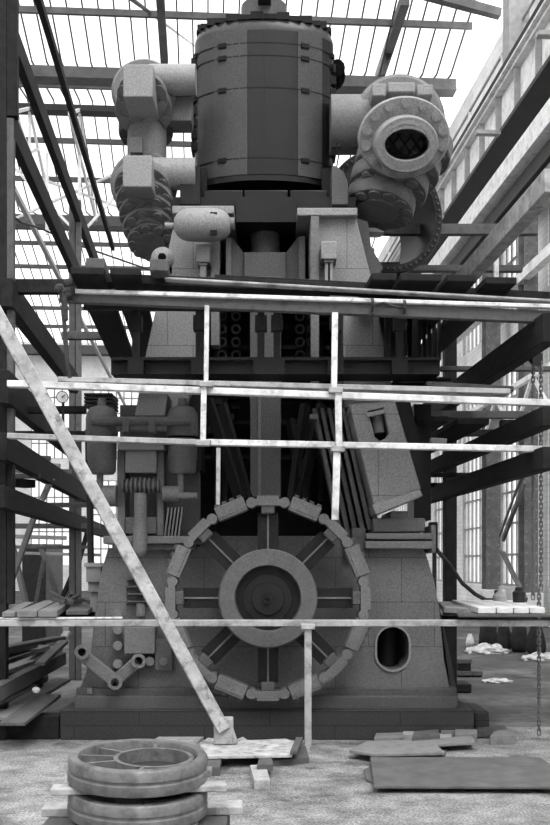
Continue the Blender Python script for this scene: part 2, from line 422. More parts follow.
# --- plinth
pl = MB(); pbox(pl, 60, 474, 710, 740.0, 9.2, 3.0)
pl.bm.verts.ensure_lookup_table()
for v in pl.bm.verts:
    if v.co.z < .1: v.co.z = 0.0
ep(pl, 'plinth', 'plinth', bevel=.01)
e2 = MB(); pbox(e2, 74, 458, 696, 711, 9.3, 2.8); ep(e2, 'plinth_step', 'engd', bevel=.012)
r_ = MB(); r_.box(X(474, 9.5), X(490, 9.5), 9.5, 10.1, 0, Z(711, 9.5)); ep(r_, 'plinth_corner', 'plinth', bevel=.03)
# --- bed
bed = [(74, 697), (80, 688), (86, 672), (91, 650), (95, 612), (100, 576), (108, 548), (200, 546), (204, 536), (340, 536), (346, 548), (424, 548), (434, 580), (440, 614), (444, 660), (452, 697)]
b = MB(); ppoly(b, bed, 9.42, 2.5, holes=[oval(393, 648.5, 32, 43)]); ep(b, 'bed', 'eng', bevel=.01)
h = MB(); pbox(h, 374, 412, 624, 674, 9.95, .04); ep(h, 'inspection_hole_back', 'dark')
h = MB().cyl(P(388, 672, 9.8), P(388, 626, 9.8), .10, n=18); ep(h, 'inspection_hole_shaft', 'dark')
h = MB(); pts = oval(393, 648.5, 36, 47); ppoly(h, pts, 9.40, .03, holes=[oval(393, 648.5, 32, 43)]); ep(h, 'inspection_hole_rim', 'engl')
s_ = MB(); ppoly(s_, [(428, 560), (447, 640), (458, 697), (452, 697), (440, 614), (424, 556)], 9.9, 1.4); ep(s_, 'side_buttress', 'engd')
m_ = MB(); pbox(m_, 76, 456, 688, 697, 9.36, .2); ep(m_, 'bed_base_moulding', 'engd', bevel=.01)
# right bearing ledges
l = MB(); pbox(l, 365, 433, 541, 549, 9.28, 1.2); pbox(l, 366, 432, 533, 539.5, 9.30, 1.2); pbox(l, 373, 425, 518, 532, 9.40, 1.0); pbox(l, 390, 408, 511, 519, 9.42, .8); pbox(l, 431, 436, 525, 553, 9.34, .6)
ep(l, 'bearing_ledge', 'engp', bevel=.012)
l = MB(); pbox(l, 352, 366, 528, 556, 9.38, .4); pbox(l, 344, 356, 538, 560, 9.36, .4); ep(l, 'bearing_step', 'engd', bevel=.01)
# --- left ledge and fittings on the bed
l = MB(); pbox(l, 103, 200, 536, 544, 9.25, .7); pbox(l, 112, 196, 544, 550, 9.32, .6); ep(l, 'pump_ledge', 'engp', bevel=.012)
for i in range(4):
    v = MB(); y = 579 + i * 7.4
    v.hexa([P(126, y + 3, 9.42), P(149, y + 3, 9.42), P(149, y, 9.5), P(126, y, 9.5), P(129, y + .5, 9.30), P(147, y + .5, 9.30), P(149, y - 2, 9.44), P(126, y - 2, 9.44)])
    ep(v, 'louvre', 'engp')
ep(MB().cyl(P(141, 616, 9.36), P(141, 603, 9.36), .048), 'drain_cylinder', 'engp')
v = MB(); pbox(v, 124, 155, 627, 654, 9.28, .14); ep(v, 'cover_plate', 'engp', bevel=.008)
v = MB(); pbox(v, 155, 172, 639, 671, 9.36, .06); ep(v, 'side_plate', 'engp', bevel=.006)
for px, py in ((117.5, 614), (117.5, 630), (117.5, 646), (117.5, 664), (163.5, 661.5), (150, 661.5)):
    ep(MB().cyl(P(px, py, 9.30), P(px, py, 9.43), .045, n=18), 'stud', 'engp', bevel=.006)
for a, c, w in (((83, 655), (115, 681), .12), ((115, 681), (138.5, 661), .115)):
    k_ = MB(); k_.beam(P(a[0], a[1], 9.30), P(c[0], c[1], 9.30), .07, w, up=(0, 0, 1)); ep(k_, 'linkage_bar', 'engp', bevel=.012)
for px, py in ((138.5, 661), (115, 682.5), (82, 652)):
    e = ep(MB().tube(P(px, py, 9.20), P(px, py, 9.38), .068, .038, 24), 'pivot', 'engp')
    ep(MB().cyl(P(px, py, 9.28), P(px, py, 9.36), .036, n=20), 'pin_hole', 'black', e)
v = MB(); pbox(v, 87, 92, 688, 694, 9.33, .05); ep(v, 'lug', 'engp')

# --- flywheel
fw = bpy.data.objects.new('flywheel', None); COL.objects.link(fw); fc = P(268, 598, 9.1); ORG['flywheel'] = V(fc); fw.parent = E; fw.location = fc - ORG[E.name]
px_m = 9.1 / F
def fp(mb, name, m, **k): return mb.build(name, M[m], fw, **k)
def pol(r, a, y): return V((fc.x + r * math.cos(a), y, fc.z + r * math.sin(a)))
hub = MB().lathe((fc.x, 8.94, fc.z), (0, 1, 0), [(32 * px_m, .06), (33 * px_m, 0), (47.5 * px_m, 0), (49 * px_m, .02), (49 * px_m, .34), (30 * px_m, .34), (32 * px_m, .06)], 56)
fp(hub, 'hub_ring', 'engr')
fp(MB().lathe((fc.x, 8.98, fc.z), (0, 1, 0), [(0, 0), (16 * px_m, 0), (16.4 * px_m, .02), (24 * px_m, .025), (24.4 * px_m, .04), (32.5 * px_m, .045), (32.5 * px_m, .2)], 48), 'hub_disc', 'dark')
fp(MB().lathe((fc.x, 8.94, fc.z), (0, 1, 0), [(0, 0.01), (5 * px_m, 0), (5.5 * px_m, .06)], 24), 'hub_cap', 'dark')
cr = MB()
for a in (0, math.pi / 2): cr.beam(pol(-3.4 * px_m, a, 8.94), pol(3.4 * px_m, a, 8.94), 1.2 * px_m, 1.2 * px_m)
fp(cr, 'hub_cross', 'black')
for i in range(8):
    a = i * math.pi / 4; c, s_ = math.cos(a), math.sin(a); tn = V((-s_, 0, c))
    sp_ = MB()
    for o in (-.043, .043): sp_.beam(pol(46 * px_m, a, 9.14) + tn * o, pol(85 * px_m, a, 9.14) + tn * o, .034, .10, up=tn)
    sp = fp(sp_, 'spoke', 'dark')
    rd = MB(); rd.beam(pol(46 * px_m, a, 9.12) + tn * .0, pol(88 * px_m, a, 9.12), .02, .016, up=tn)
    for o_ in (-.075, .075): rd.beam(pol(50 * px_m, a, 9.15) + tn * o_, pol(84 * px_m, a, 9.15) + tn * o_, .02, .012, up=tn)
    rd.build('spoke_rod', M['engp'], sp)
    so = MB().beam(pol(84 * px_m, a, 9.12), pol(93 * px_m, a, 9.12), .15, .125, up=tn); fp(so, 'spoke_socket', 'engd', bevel=.012)
    db = MB(); y0 = 9.03
    for q in (-1, 1):
        c1 = pol(97 * px_m, a, y0) + tn * q * 16.5 * px_m - V((c, 0, s_)) * 2 * px_m
        db.cyl(c1, c1 + V((0, .2, 0)), 5.2 * px_m, n=18)
    mid = pol(97 * px_m, a, y0 + .1)
    db.beam(mid - tn * 18 * px_m - V((c, 0, s_)) * 1.5 * px_m, mid + tn * 18 * px_m - V((c, 0, s_)) * 1.5 * px_m, .195, 6.5 * px_m, up=(c, 0, s_))
    db.beam(mid - tn * 11 * px_m + V((c, 0, s_)) * 2.5 * px_m, mid + tn * 11 * px_m + V((c, 0, s_)) * 2.5 * px_m, .19, 5 * px_m, up=(c, 0, s_))
    fp(db, 'rim_link', 'engp')
    a2 = a + math.pi / 8; c, s_ = math.cos(a2), math.sin(a2); tn = V((-s_, 0, c)); rn = V((c, 0, s_))
    bk = MB(); m0 = pol(96 * px_m, a2, 9.13)
    bk.beam(m0 - tn * 15.5 * px_m, m0 + tn * 15.5 * px_m, .2, 14.5 * px_m, up=rn)
    rim = fp(bk, 'rim_block', 'engp', bevel=.008)
    ln = MB().beam(m0 - tn * 15 * px_m - V((0, .103, 0)), m0 + tn * 15 * px_m - V((0, .103, 0)), .01, 9 * px_m, up=rn)
    ln.build('rim_block_face', M['engp'], rim, bevel=.003)
    te = MB()
    for q in (-12, -4, 4, 12): te.beam(m0 + tn * (q - 2.2) * px_m + rn * 8.5 * px_m, m0 + tn * (q + 2.2) * px_m + rn * 8.5 * px_m, .16, 3 * px_m, up=rn)
    te.build('rim_studs', M['engd'], rim)

# --- dark interior between the columns
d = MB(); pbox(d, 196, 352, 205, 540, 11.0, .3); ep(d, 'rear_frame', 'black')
d = MB()
for px in (214, 222, 306, 318): pbox(d, px, px + 5, 230, 500, 10.55, .12)
for py in (262, 300, 345, 395, 420, 455): pbox(d, 205, 340, py, py + 4, 10.6, .14)
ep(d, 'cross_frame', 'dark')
d = MB(); random.seed(3)
for i in range(26):
    px, py = random.uniform(206, 240), random.uniform(312, 470)
    if i % 2: px = random.uniform(288, 334)
    pbox(d, px, px + random.uniform(5, 14), py, py + random.uniform(3, 8), 10.3 + random.uniform(0, .2), .15)
for i in range(5):
    pass
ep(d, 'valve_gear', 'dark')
for i in range(5):
    for px in (222, 236, 300, 312): ep(MB().tube(P(px, 316 + 13 * i, 10.25), P(px, 316 + 13 * i, 10.4), .052, .03, 16), 'valve_ring', 'dark')
for pts in (((208, 400), (240, 500)), ((222, 405), (248, 500)), ((305, 405), (292, 500)), ((322, 405), (300, 500)), ((290, 420), (304, 500))):
    ep(MB().beam(P(*pts[0], 10.2), P(*pts[1], 10.0), .06, .1), 'connecting_rod', 'dark')
for i, x0 in enumerate((202, 236, 308, 344)):
    pass
# --- central column, crosshead, piston
c = MB(); pbox(c, 250, 281, 300, 497, 10.0, .4); ep(c, 'crosshead_column', 'engd', bevel=.008)
c = MB(); pbox(c, 258, 261, 318, 495, 9.98, .05); ep(c, 'column_rib', 'engp')
c = MB().cyl(P(265, 257, 10.3), P(265, 214, 10.3), .15, n=28); ep(c, 'piston_rod', 'engd')
c = MB(); ppoly(c, [(244, 286), (244, 253), (231, 236), (231, 286)], 10.1, .2); ppoly(c, [(286, 286), (286, 253), (299, 236), (299, 286)], 10.1, .2); ep(c, 'crosshead_gusset', 'engd')
c = MB(); pbox(c, 244, 286, 252, 300, 10.05, .45); pbox(c, 250, 281, 276, 290, 10.0, .06); ep(c, 'crosshead', 'engd', bevel=.01)
c = MB(); pbox(c, 226, 231, 238, 300, 10.05, .3); ep(c, 'guide', 'engp'); c = MB(); pbox(c, 299, 305, 236, 300, 10.05, .3); ep(c, 'guide', 'engp')
# --- A-frame columns
c = MB(); ppoly(c, [(310, 217), (356, 217), (371, 276), (388, 362), (396, 406), (345, 408), (343, 360), (343, 300), (310, 300)], 9.75, 1.3); ep(c, 'column', 'engb', bevel=.012)
c = MB(); pbox(c, 311, 319, 216, 385, 9.66, .2); ep(c, 'column_flange', 'engp')
c = MB(); pbox(c, 297, 357.5, 207.5, 215.5, 9.66, 1.2); ep(c, 'column_cap', 'engl', bevel=.01)
c = MB(); ppoly(c, [(368, 222), (371, 246), (383, 268), (371, 280), (350, 216)], 9.95, .9); ep(c, 'column_shoulder', 'engd')
c = MB(); ppoly(c, [(175, 216), (216, 216), (216, 300), (197, 300), (197, 372), (186, 408), (136, 408), (146, 352), (163, 276)], 9.75, 1.3); ep(c, 'column', 'engb', bevel=.012)
c = MB(); pbox(c, 211, 219, 216, 345, 9.66, .2); ep(c, 'column_flange', 'engp')
c = MB(); pbox(c, 172, 234, 205.5, 213.5, 9.66, 1.2); ep(c, 'column_cap', 'engl', bevel=.01)
# right foot of the A-frame, a box with a slot
c = MB(); slot = [(368, 411), (383, 408), (389, 433), (386, 438), (380, 441), (375, 437)]
ppoly(c, [(349, 404), (395, 401), (421, 489), (374, 506)], 9.22, .9, holes=[slot]); ep(c, 'column_foot', 'engb', bevel=.01)
c = MB(); ppoly(c, [(372, 505), (420, 489), (423, 496), (376, 515)], 9.18, .9); ep(c, 'column_foot_lip', 'engl', bevel=.01)
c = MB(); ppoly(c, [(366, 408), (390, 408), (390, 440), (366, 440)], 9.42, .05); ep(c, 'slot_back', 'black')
ep(MB().cyl(P(379, 433, 9.32), P(377, 415, 9.32), .055), 'slot_roller', 'engp')
c = MB(); ppoly(c, [(366, 413), (384, 409), (384.5, 413), (367, 417)], 9.19, .06); ep(c, 'slot_lintel', 'engl')
c = MB(); ppoly(c, [(395, 400), (410, 400), (426, 470), (421, 489)], 9.5, .7); ep(c, 'foot_side', 'dark')
c = MB(); pbox(c, 414, 431, 404, 520, 9.9, .5); ep(c, 'rear_post', 'dark')
# slats left of the foot: light and dark strips fanning down
for i, x0 in enumerate((309, 316, 323, 330, 337, 344)):
    q = MB(); ppoly(q, [(x0 + 4, 408), (x0 + 7.5, 408), (x0 + 35, 540 - i * 3), (x0 + 31, 542 - i * 3)], 9.55 + .02 * i, .25)
    ep(q, 'guide_slat', 'engp' if i > 2 else 'engd')
q = MB(); ppoly(q, [(316, 408), (352, 408), (378, 528), (344, 545)], 9.85, .1); ep(q, 'slat_backing', 'black')
for px, py in ((340, 462), (316, 414)):
    q = MB(); pbox(q, px - 6, px + 2, py, py + 5, 9.5, .2); ep(q, 'slat_block', 'engp')
# bracket blocks under the caps
for x0, y0, x1, y1 in ((196, 244, 210, 262), (321, 241, 337, 259)):
    q = MB(); pbox(q, x0, x1, y0, y1, 9.55, .3); o = ep(q, 'bracket_block', 'engl', bevel=.01)
    q = MB(); pbox(q, x0 + 3, x1 - 3, y1, y1 + 3, 9.58, .2); pbox(q, x0 + 4, x0 + 7, y1 + 3, y1 + 22, 9.6, .16); pbox(q, x1 - 7, x1 - 4, y1 + 3, y1 + 22, 9.6, .16); q.build('bracket_legs', M['engl'], o)
# lamp-shaped tank at upper left
q = MB().lathe(P(174, 225, 9.45), (1, 0, 0), [(0, 0), (.06, .004), (.10, .03), (.13, .07), (.148, .12), (.152, .17), (.152, .38), (.148, .42), (.13, .47), (.10, .51), (.06, .532), (0, .536)], 32)
tk = ep(q, 'oil_tank', 'engl')
for x0, y0 in ((210, 212), (210, 230)):
    q = MB(); pbox(q, x0, x0 + 7, y0, y0 + 4.5, 9.31, .03); q.build('tank_slot', M['black'], tk)
MB().cyl(P(228, 224, 9.45), P(234.5, 224, 9.45), .06).build('tank_nozzle', M['engp'], tk)
MB().cyl(P(165, 226, 9.45), P(176, 226, 9.45), .03).build('tank_inlet', M['engl'], tk)

# --- cylinder on top
cc = V((X(264, 10.6), 10.6, 0)); zb, zt = Z(193, 10.6), Z(42, 10.6)
q = MB(); q.box(X(170, 9.9), X(356, 9.9), 9.95, 11.2, Z(207, 9.95), Z(197, 9.95)); ep(q, 'entablature', 'dark')
q = MB(); pbox(q, 236, 296, 197, 222, 9.9, .5); ep(q, 'entablature_block', 'dark')
RX, RY = .735, .36
n = 22
def ring(r, z): return [(cc.x + RX * r * math.cos(2 * math.pi * i / 64), cc.y + RY * r * math.sin(2 * math.pi * i / 64), z) for i in range(64)]
body = MB(); body.lathe((cc.x, cc.y, zb), (0, 0, 1), [(0, 0), (RX * .985, 0), (RX * .985, zt - zb - .06), (0, zt - zb - .06)], 64, ref=(1, 0, 0), sy=RY / RX)
cyl_o = ep(body, 'cylinder', 'cyl')
# curved cladding panels, bright reflections painted into the greyer ones: (start, end) angles in degrees seen from the front, 270 = nearest
for a0, a1, m, r in ((180, 224, 'cyll', 1.0), (224.6, 257, 'cyll', 1.010), (257.5, 270.5, 'cyl', 1.006), (271, 298, 'cyl', 1.004), (298.5, 325, 'cyll', 1.008), (325.6, 360, 'cyl', 1.0)):
    p = MB(); k = 10; vs = []
    for i in range(k + 1):
        a = math.radians(a0 + (a1 - a0) * i / k)
        for rr in (r, r - .03):
            for zz in (zb + .06, zt - .06): vs.append((cc.x + RX * rr * math.cos(a), cc.y + RY * rr * math.sin(a), zz))
    fs = []
    for i in range(k):
        A, B = 4 * i, 4 * i + 4
        fs += [(A, B, B + 1, A + 1), (A + 2, A + 3, B + 3, B + 2), (A + 1, B + 1, B + 3, A + 3), (A, A + 2, B + 2, B)]
    fs += [(0, 1, 3, 2), (4 * k, 4 * k + 2, 4 * k + 3, 4 * k + 1)]
    p._faces(vs, fs); p.build('cladding_panel', M[m], cyl_o)
sl = MB()
for z in (zt - .20, zt - .33, zt - .66, zb + .22): 
    sl.lathe((cc.x, cc.y, z), (0, 0, 1), [(RX * 1.0, 0), (RX * 1.011, 0), (RX * 1.011, .012), (RX * 1.0, .012)], 64, ref=(1, 0, 0), sy=RY / RX)
sl.build('cladding_seam', M['black'], cyl_o)
sl = MB()
for a in (195, 235, 305, 345):
    for z in (zt - .20, zt - .33, zt - .66, zb + .22):
        a_ = math.radians(a); x, y = cc.x + RX * 1.012 * math.cos(a_), cc.y + RY * 1.012 * math.sin(a_)
        sl.beam((x - .05 * math.sin(a_) , y + .05 * math.cos(a_) * .5, z), (x + .05 * math.sin(a_), y - .05 * math.cos(a_) * .5, z), .03, .045)
sl.build('cladding_slot', M['black'], cyl_o)
q = MB().lathe((cc.x, cc.y, zt - .07), (0, 0, 1), [(RX * .99, 0), (RX * 1.0, .03), (RX * .96, .12), (RX * .90, .15), (0, .15)], 64, ref=(1, 0, 0), sy=RY / RX); ep(q, 'cylinder_head', 'cyll')
for i in range(30):
    a = 2 * math.pi * i / 30; q = MB(); x, y = cc.x + RX * .88 * math.cos(a), cc.y + RY * .88 * math.sin(a)
    q.box(x - .066, x + .066, y - .05, y + .05, zt + .05, zt + .07 + (.03 if i % 2 else .055)); ep(q, 'head_bolt', 'black')
zd = zt + .20
q = MB().lathe((X(264, 10.5), 10.5, zd), (0, 0, 1), [(.24, -.13), (.24, .10), (.19, .10), (.19, .14), (.172, .22), (.13, .30), (.06, .345), (.04, .35), (.04, .44), (.06, .46), (.05, .50), (0, .51)], 32); ep(q, 'head_dome', 'engd')
q = MB(); q.box(X(258, 10.2), X(271, 10.2), 10.16, 10.4, zd, zd + .16); ep(q, 'dome_bracket', 'dark')
for x0, x1 in ((203, 243), (244, 288), (290, 328)):
    q = MB(); pbox(q, x0, x1, 190, 198, 10.1, .2); ep(q, 'base_flange', 'cyl' , bevel=.01)
for x0, x1 in ((196, 207), (322, 333)):
    q = MB(); pbox(q, x0, x1, 168, 200, 10.3, .3); ep(q, 'base_corner', 'black')
q = MB()
for py in range(58, 150, 12): pbox(q, 191, 197, py, py + 8, 10.5, .2); pbox(q, 331, 336, py + 6, py + 14, 10.5, .2)
ep(q, 'side_valve_gear', 'black')
q = MB().cyl(P(331, 76, 11.1), P(331, 76, 11.2), .16, n=16).cyl(P(337, 68, 11.0), P(337, 68, 11.2), .09, n=12); ep(q, 'rear_gear', 'black')
q = MB(); ppoly(q, [(180, 204), (180, 182), (184, 172), (192, 166), (200, 166), (200, 204)], 9.9, .3); ep(q, 'side_bracket', 'dark')
q = MB(); ppoly(q, [(348, 204), (348, 182), (344, 172), (336, 166), (332, 166), (332, 204)], 9.9, .3); ep(q, 'side_bracket', 'engd')

# --- left steam pipes: stacked flanges with bolt studs, seen from below
def flange(px, py, d, R, h, m='engd', studs=12, parent=None, tilt=(0, 0, -1), rs=.052, name='pipe_flange'):
    c0 = P(px, py, d); ax = V(tilt).normalized()
    o = MB().lathe(c0, ax, [(0, -h), (R * .98, -h), (R, -h + .01), (R, -.012), (R * .975, 0), (R * .62, 0), (R * .60, .03), (0, .03)], 40).build(name, M[m], parent or E)
    e1 = (V((1, 0, 0)) - ax * ax.x).normalized(); e2 = ax.cross(e1); st = MB()
    for i in range(studs):
        a = 2 * math.pi * (i + .5) / studs; p = c0 + (e1 * math.cos(a) + e2 * math.sin(a)) * R * .78
        st.cyl(p, p + ax * .022, rs, n=16)
    st.build('flange_stud', M[m], o); return o
def disc(px, py, d, R, t, m, studs=0, tilt=(0, 1, 0), name='pipe_disc'):
    c0 = P(px, py, d); ax = V(tilt).normalized()
    return MB().lathe(c0, ax, [(0, 0), (R * .9, 0), (R, .04), (R, t), (R * .85, t + .1), (0, t + .1)], 44).build(name, M[m], E)
disc(143, 89, 10.0, .325, .12, 'engp')
q = MB(); pbox(q, 123, 153, 64, 97, 9.55, .5); ep(q, 'pipe_end_block', 'engl', bevel=.012)
q = MB(); q.cyl(P(150, 80, 9.98), P(196, 80, 9.98), .145, n=24); ep(q, 'steam_pipe', 'engl')
ep(MB().cyl(P(147, 160, 10.2), P(147, 100, 10.2), .20, n=24), 'pipe_neck', 'engp')
flange(142, 98, 9.86, .25, .07, m='engp', studs=8, tilt=(0, -.7, -.7), rs=.05)
flange(143.5, 111, 9.98, .285, .10, m='engp', studs=8, tilt=(.05, -.6, -.75), rs=.05)
q = MB(); q.box(X(155, 10.2), X(192, 10.2), 10.1, 10.4, Z(125, 10.2), Z(98, 10.2)); ep(q, 'steam_pipe_box', 'engp', bevel=.01)
flange(146, 134, 10.3, .28, .12, m='engd', studs=8, tilt=(.05, -.25, -.9), rs=.05)
q = MB(); pbox(q, 130, 142, 137, 152, 9.9, .2); ep(q, 'pipe_lug', 'engp')
disc(143, 182, 10.0, .335, .12, 'engp')
q = MB(); pbox(q, 122.5, 152, 155, 187, 9.55, .5); ep(q, 'pipe_end_block', 'engl', bevel=.012)
q = MB(); q.cyl(P(150, 174, 9.98), P(196, 174, 9.98), .155, n=24); ep(q, 'steam_pipe', 'engl')
for px, py, R_, dd in ((142, 189, .275, 9.88), (144.5, 204, .285, 9.97), (147, 217.5, .28, 10.05), (149, 230.5, .265, 10.12), (151, 243, .24, 10.2)):
    flange(px, py, dd, R_, .11, m='engp', studs=9, tilt=(.05, -.5, -.87), rs=.045)
q = MB().lathe(P(162, 257, 9.7) , (0, 1, 0), [(.04, 0), (.08, 0.01), (.115, .05), (.125, .12), (.10, .22), (0, .25)], 28); o = ep(q, 'valve_ball', 'engl')
MB().cyl(P(164, 257, 9.72), P(164, 257, 9.8), .04, n=16).build('ball_hole', M['black'], o)
q = MB(); pbox(q, 155, 172, 262, 274, 9.75, .3); ep(q, 'ball_bracket', 'engp')

# --- right exhaust: pipe, elbow, bolted flange and open nozzle
q = MB(); q.cyl(P(330, 125, 10.35), P(372, 125, 10.35), .29, n=36); o = ep(q, 'exhaust_pipe', 'engp')
q = MB()
for py in (104, 143): pbox(q, 332, 336, py, py + 4, 10.10, .04); pbox(q, 338, 341, py, py + 4, 10.10, .04); pbox(q, 354, 357, py, py + 4, 10.10, .04)
q.build('pipe_slot', M['black'], o)
disc(400, 118, 10.1, .465, .22, 'engp', name='elbow_back_disc')
ax = V((0, -.90, -.44)).normalized()
c0 = P(404, 138, 9.60)
prof = [(.28, -.5), (.36, -.30), (.385, -.10), (.435, -.08), (.44, -.06), (.44, 0), (.425, .02), (.25, .02)]
q = MB().lathe(c0, ax, prof, 52, sy=.83)
cn = c0 + V((.005, 0, -.055))
q.lathe(cn, ax, [(.20, -.02), (.31, .02), (.30, .05), (.30, .17), (.285, .20), (.225, .20)], 52, sy=.83)
o = ep(q, 'exhaust_nozzle', 'engl')
e1 = V((1, 0, 0)); e2 = ax.cross(e1)
for i in range(14):
    a = 2 * math.pi * (i + .5) / 14; p = c0 + e1 * math.cos(a) * .372 + e2 * math.sin(a) * .372 * .83
    MB().cyl(p + ax * .01, p + ax * .05, .045, n=14).build('nozzle_bolt', M['engl'], o)
mo = MB(); mo.lathe(cn, ax, [(.285, .196), (.22, .206)], 52, sy=.83)
rings = []
for R_, sy_, t in ((.290, .83, .195), (.215, .66, .205), (.205, .64, .18), (.205, .64, -.25), (.02, .64, -.25)):
    rings.append([mo.bm.verts.new(cn + ax * t + e1 * R_ * math.cos(2 * math.pi * k / 48) + e2 * R_ * sy_ * math.sin(2 * math.pi * k / 48)) for k in range(48)])
for A, B in zip(rings, rings[1:]):
    for k in range(48): mo.bm.faces.new((A[k], A[(k + 1) % 48], B[(k + 1) % 48], B[k]))
mo.build('nozzle_lip', M['engl'], o)
pp = cn
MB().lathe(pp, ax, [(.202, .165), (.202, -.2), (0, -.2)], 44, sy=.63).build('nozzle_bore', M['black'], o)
gr = MB()
for i in (-1, 0, 1):
    gr.beam(pp + e1 * (i * .11 - .07) - e2 * .09 + ax * .02, pp + e1 * (i * .11 + .07) + e2 * .09 + ax * .02, .012, .012).beam(pp + e1 * (i * .11 + .07) - e2 * .09 + ax * .0, pp + e1 * (i * .11 - .07) + e2 * .09 + ax * .0, .012, .012)
gr.build('nozzle_grid', M['dark'], o)
for x0, x1, y0, y1 in ((372, 386, 83, 96), (388, 415, 82, 92), (417, 433, 84, 95)):
    q = MB(); pbox(q, x0, x1, y0, y1, 9.85, .35); ep(q, 'elbow_block', 'engl', bevel=.012)
for px, py, R_, dd in ((405, 156, .455, 10.05), (396, 174, .435, 10.1), (387.5, 192, .40, 10.15), (379, 210, .355, 10.2)):
    flange(px, py, dd, R_, .17, m='engp', studs=12, tilt=(-.22, -.2, -.95), rs=.06)
# --- riveted duct ring behind
ax = V((.28, -.92, .04)).normalized(); c0 = P(386, 211, 11.0)
q = MB().lathe(c0, ax, [(.60, .0), (.68, .0), (.69, -.02), (.69, -.06), (.675, -.07), (.675, -.95), (.60, -.95), (.60, 0)], 64, ref=(0, 0, 1)); o = ep(q, 'duct_ring', 'dark')
e1 = (V((0, 0, 1)) - ax * ax.z).normalized(); e2 = ax.cross(e1); q = MB()
for i in range(56):
    a = 2 * math.pi * i / 56; p = c0 + (e1 * math.cos(a) + e2 * math.sin(a)) * .642
    q.cyl(p, p + ax * .02, .012, n=8)
q.build('duct_rivet', M['engd'], o)
q = MB(); pbox(q, 340, 400, 262, 292, 11.2, .5); pbox(q, 375, 384, 290, 372, 11.2, .3); ep(q, 'duct_support', 'dark')

# --- air pump set at lower left of the columns
for cx_, top in ((102, 400), (182.5, 400)):
    q = MB().lathe(P(cx_, 437, 9.35), (0, 0, 1), [(.14, 0), (.15, .02), (.15, .17), (.14, .22), (.11, .27), (.045, .29), (.04, .36), (0, .36)], 32); ep(q, 'pump_cap', 'engd')
    q = MB().lathe(P(cx_, 474, 9.35), (0, 0, 1), [(0, 0), (.11, 0), (.13, .03), (.132, .13), (.137, .14), (.137, .30), (.12, .33), (0, .33)], 32); ep(q, 'pump_barrel', 'engd')
    ep(MB().cyl(P(cx_ - 2, 495, 9.35), P(cx_ - 2, 470, 9.35), .032), 'pump_rod', 'engp')
q = MB().cyl(P(92, 421, 9.18), P(191, 421, 9.18), .04).cyl(P(117, 428, 9.2), P(166, 428, 9.2), .035); ep(q, 'pump_crosshead', 'engd')
for px in (122, 148): 
    q = MB(); pbox(q, px, px + 7, 418, 432, 9.12, .1); ep(q, 'crosshead_clamp', 'engd')
q = MB(); ppoly(q, [(139, 394), (168, 394), (165, 416), (134, 416)], 9.3, .4); ep(q, 'pump_top_block', 'engp', bevel=.01)
q = MB(); pbox(q, 125, 156.5, 443, 473, 9.3, .4); pbox(q, 117, 164, 443, 450, 9.25, .5); ep(q, 'pump_head', 'engp', bevel=.01)
q = MB(); pbox(q, 117, 125, 450, 536, 9.4, .3); pbox(q, 156.5, 164, 450, 536, 9.4, .3); pbox(q, 125, 157, 517, 534, 9.42, .3); ep(q, 'pump_frame', 'engp', bevel=.01)
q = MB(); pbox(q, 120, 200, 405, 548, 10.0, .1); ep(q, 'pump_back_plate', 'engd')
q = MB()
prof = [(0, 0)]
for i in range(9):
    t = i * .041; r = .058 + .02 * math.sin(math.pi * (i + .5) / 9)
    prof += [(r - .03, t), (r, t + .006), (r, t + .024), (r - .03, t + .03)]
prof += [(0, .37)]
q.lathe(P(121.5, 486, 9.3), (1, 0, 0), prof, 24); ep(q, 'ribbed_drum', 'engd')
q = MB().cyl(P(140.5, 528, 9.3), P(140.5, 493, 9.3), .06, n=24); ep(q, 'pump_plunger', 'engp')
q = MB().lathe(P(140, 557, 9.2), (0, 0, 1), [(0, 0), (.04, .008), (.062, .04), (.066, .07), (.066, .28), (0, .28)], 24); ep(q, 'plunger_sleeve', 'engp')
q = MB().cyl(P(103, 496, 9.35), P(117, 496, 9.35), .10, n=24); ep(q, 'trunnion', 'engp')
q = MB().cyl(P(163, 494, 9.35), P(180, 494, 9.35), .075, n=24).cyl(P(178, 496, 9.3), P(197, 496, 9.3), .035); ep(q, 'trunnion', 'engp')
q = MB()
for i in range(5): q.beam(P(170 + i * 3.4, 508, 9.45), P(165 + i * 3.4, 545, 9.45), .016, .25, up=(0, 1, 0))
ep(q, 'grille', 'engp')
for i in range(4):
    q = MB(); pbox(q, 84, 112, 393 + i * 3.6 + 0, 395.2 + i * 3.6, 9.5, .4); ep(q, 'cooling_fin', 'dark')
q = MB(); pbox(q, 188, 202, 380, 470, 9.9, .4); ep(q, 'pump_pillar', 'dark')
# --- walkway across the engine
q = MB(); q.cyl(P(84, 307, 9.05), P(404, 311, 9.05), .028).cyl(P(84, 303.5, 9.05), P(404, 307, 9.05), .02); ep(q, 'walkway_rail', 'dark')
for px in (135.5, 199, 261, 277, 336, 400):
    q = MB(); pbox(q, px - 3.5, px + 3.5, 309, 364, 9.05, .06); o = ep(q, 'walkway_post', 'dark')
    q = MB(); pbox(q, px - 6, px + 6, 315, 330, 9.03, .1); pbox(q, px - 8, px + 8, 359, 374, 9.0, .1); q.build('post_clamp', M['dark'], o)
q = MB(); pbox(q, 111, 440, 359.5, 374, 9.1, .35); pbox(q, 111, 440, 357, 360, 9.02, .5); ep(q, 'walkway_deck', 'dark')
for i in range(9):
    q = MB(); pbox(q, 398 + i * 5, 401 + i * 5, 318, 360 , 9.6 + .1 * i, .06); ep(q, 'walkway_baluster', 'black')
for i in range(4):
    q = MB(); pbox(q, 395, 452, 377 + i * 4, 379 + i * 4, 9.4, .4); ep(q, 'walkway_grating_bar', 'dark')
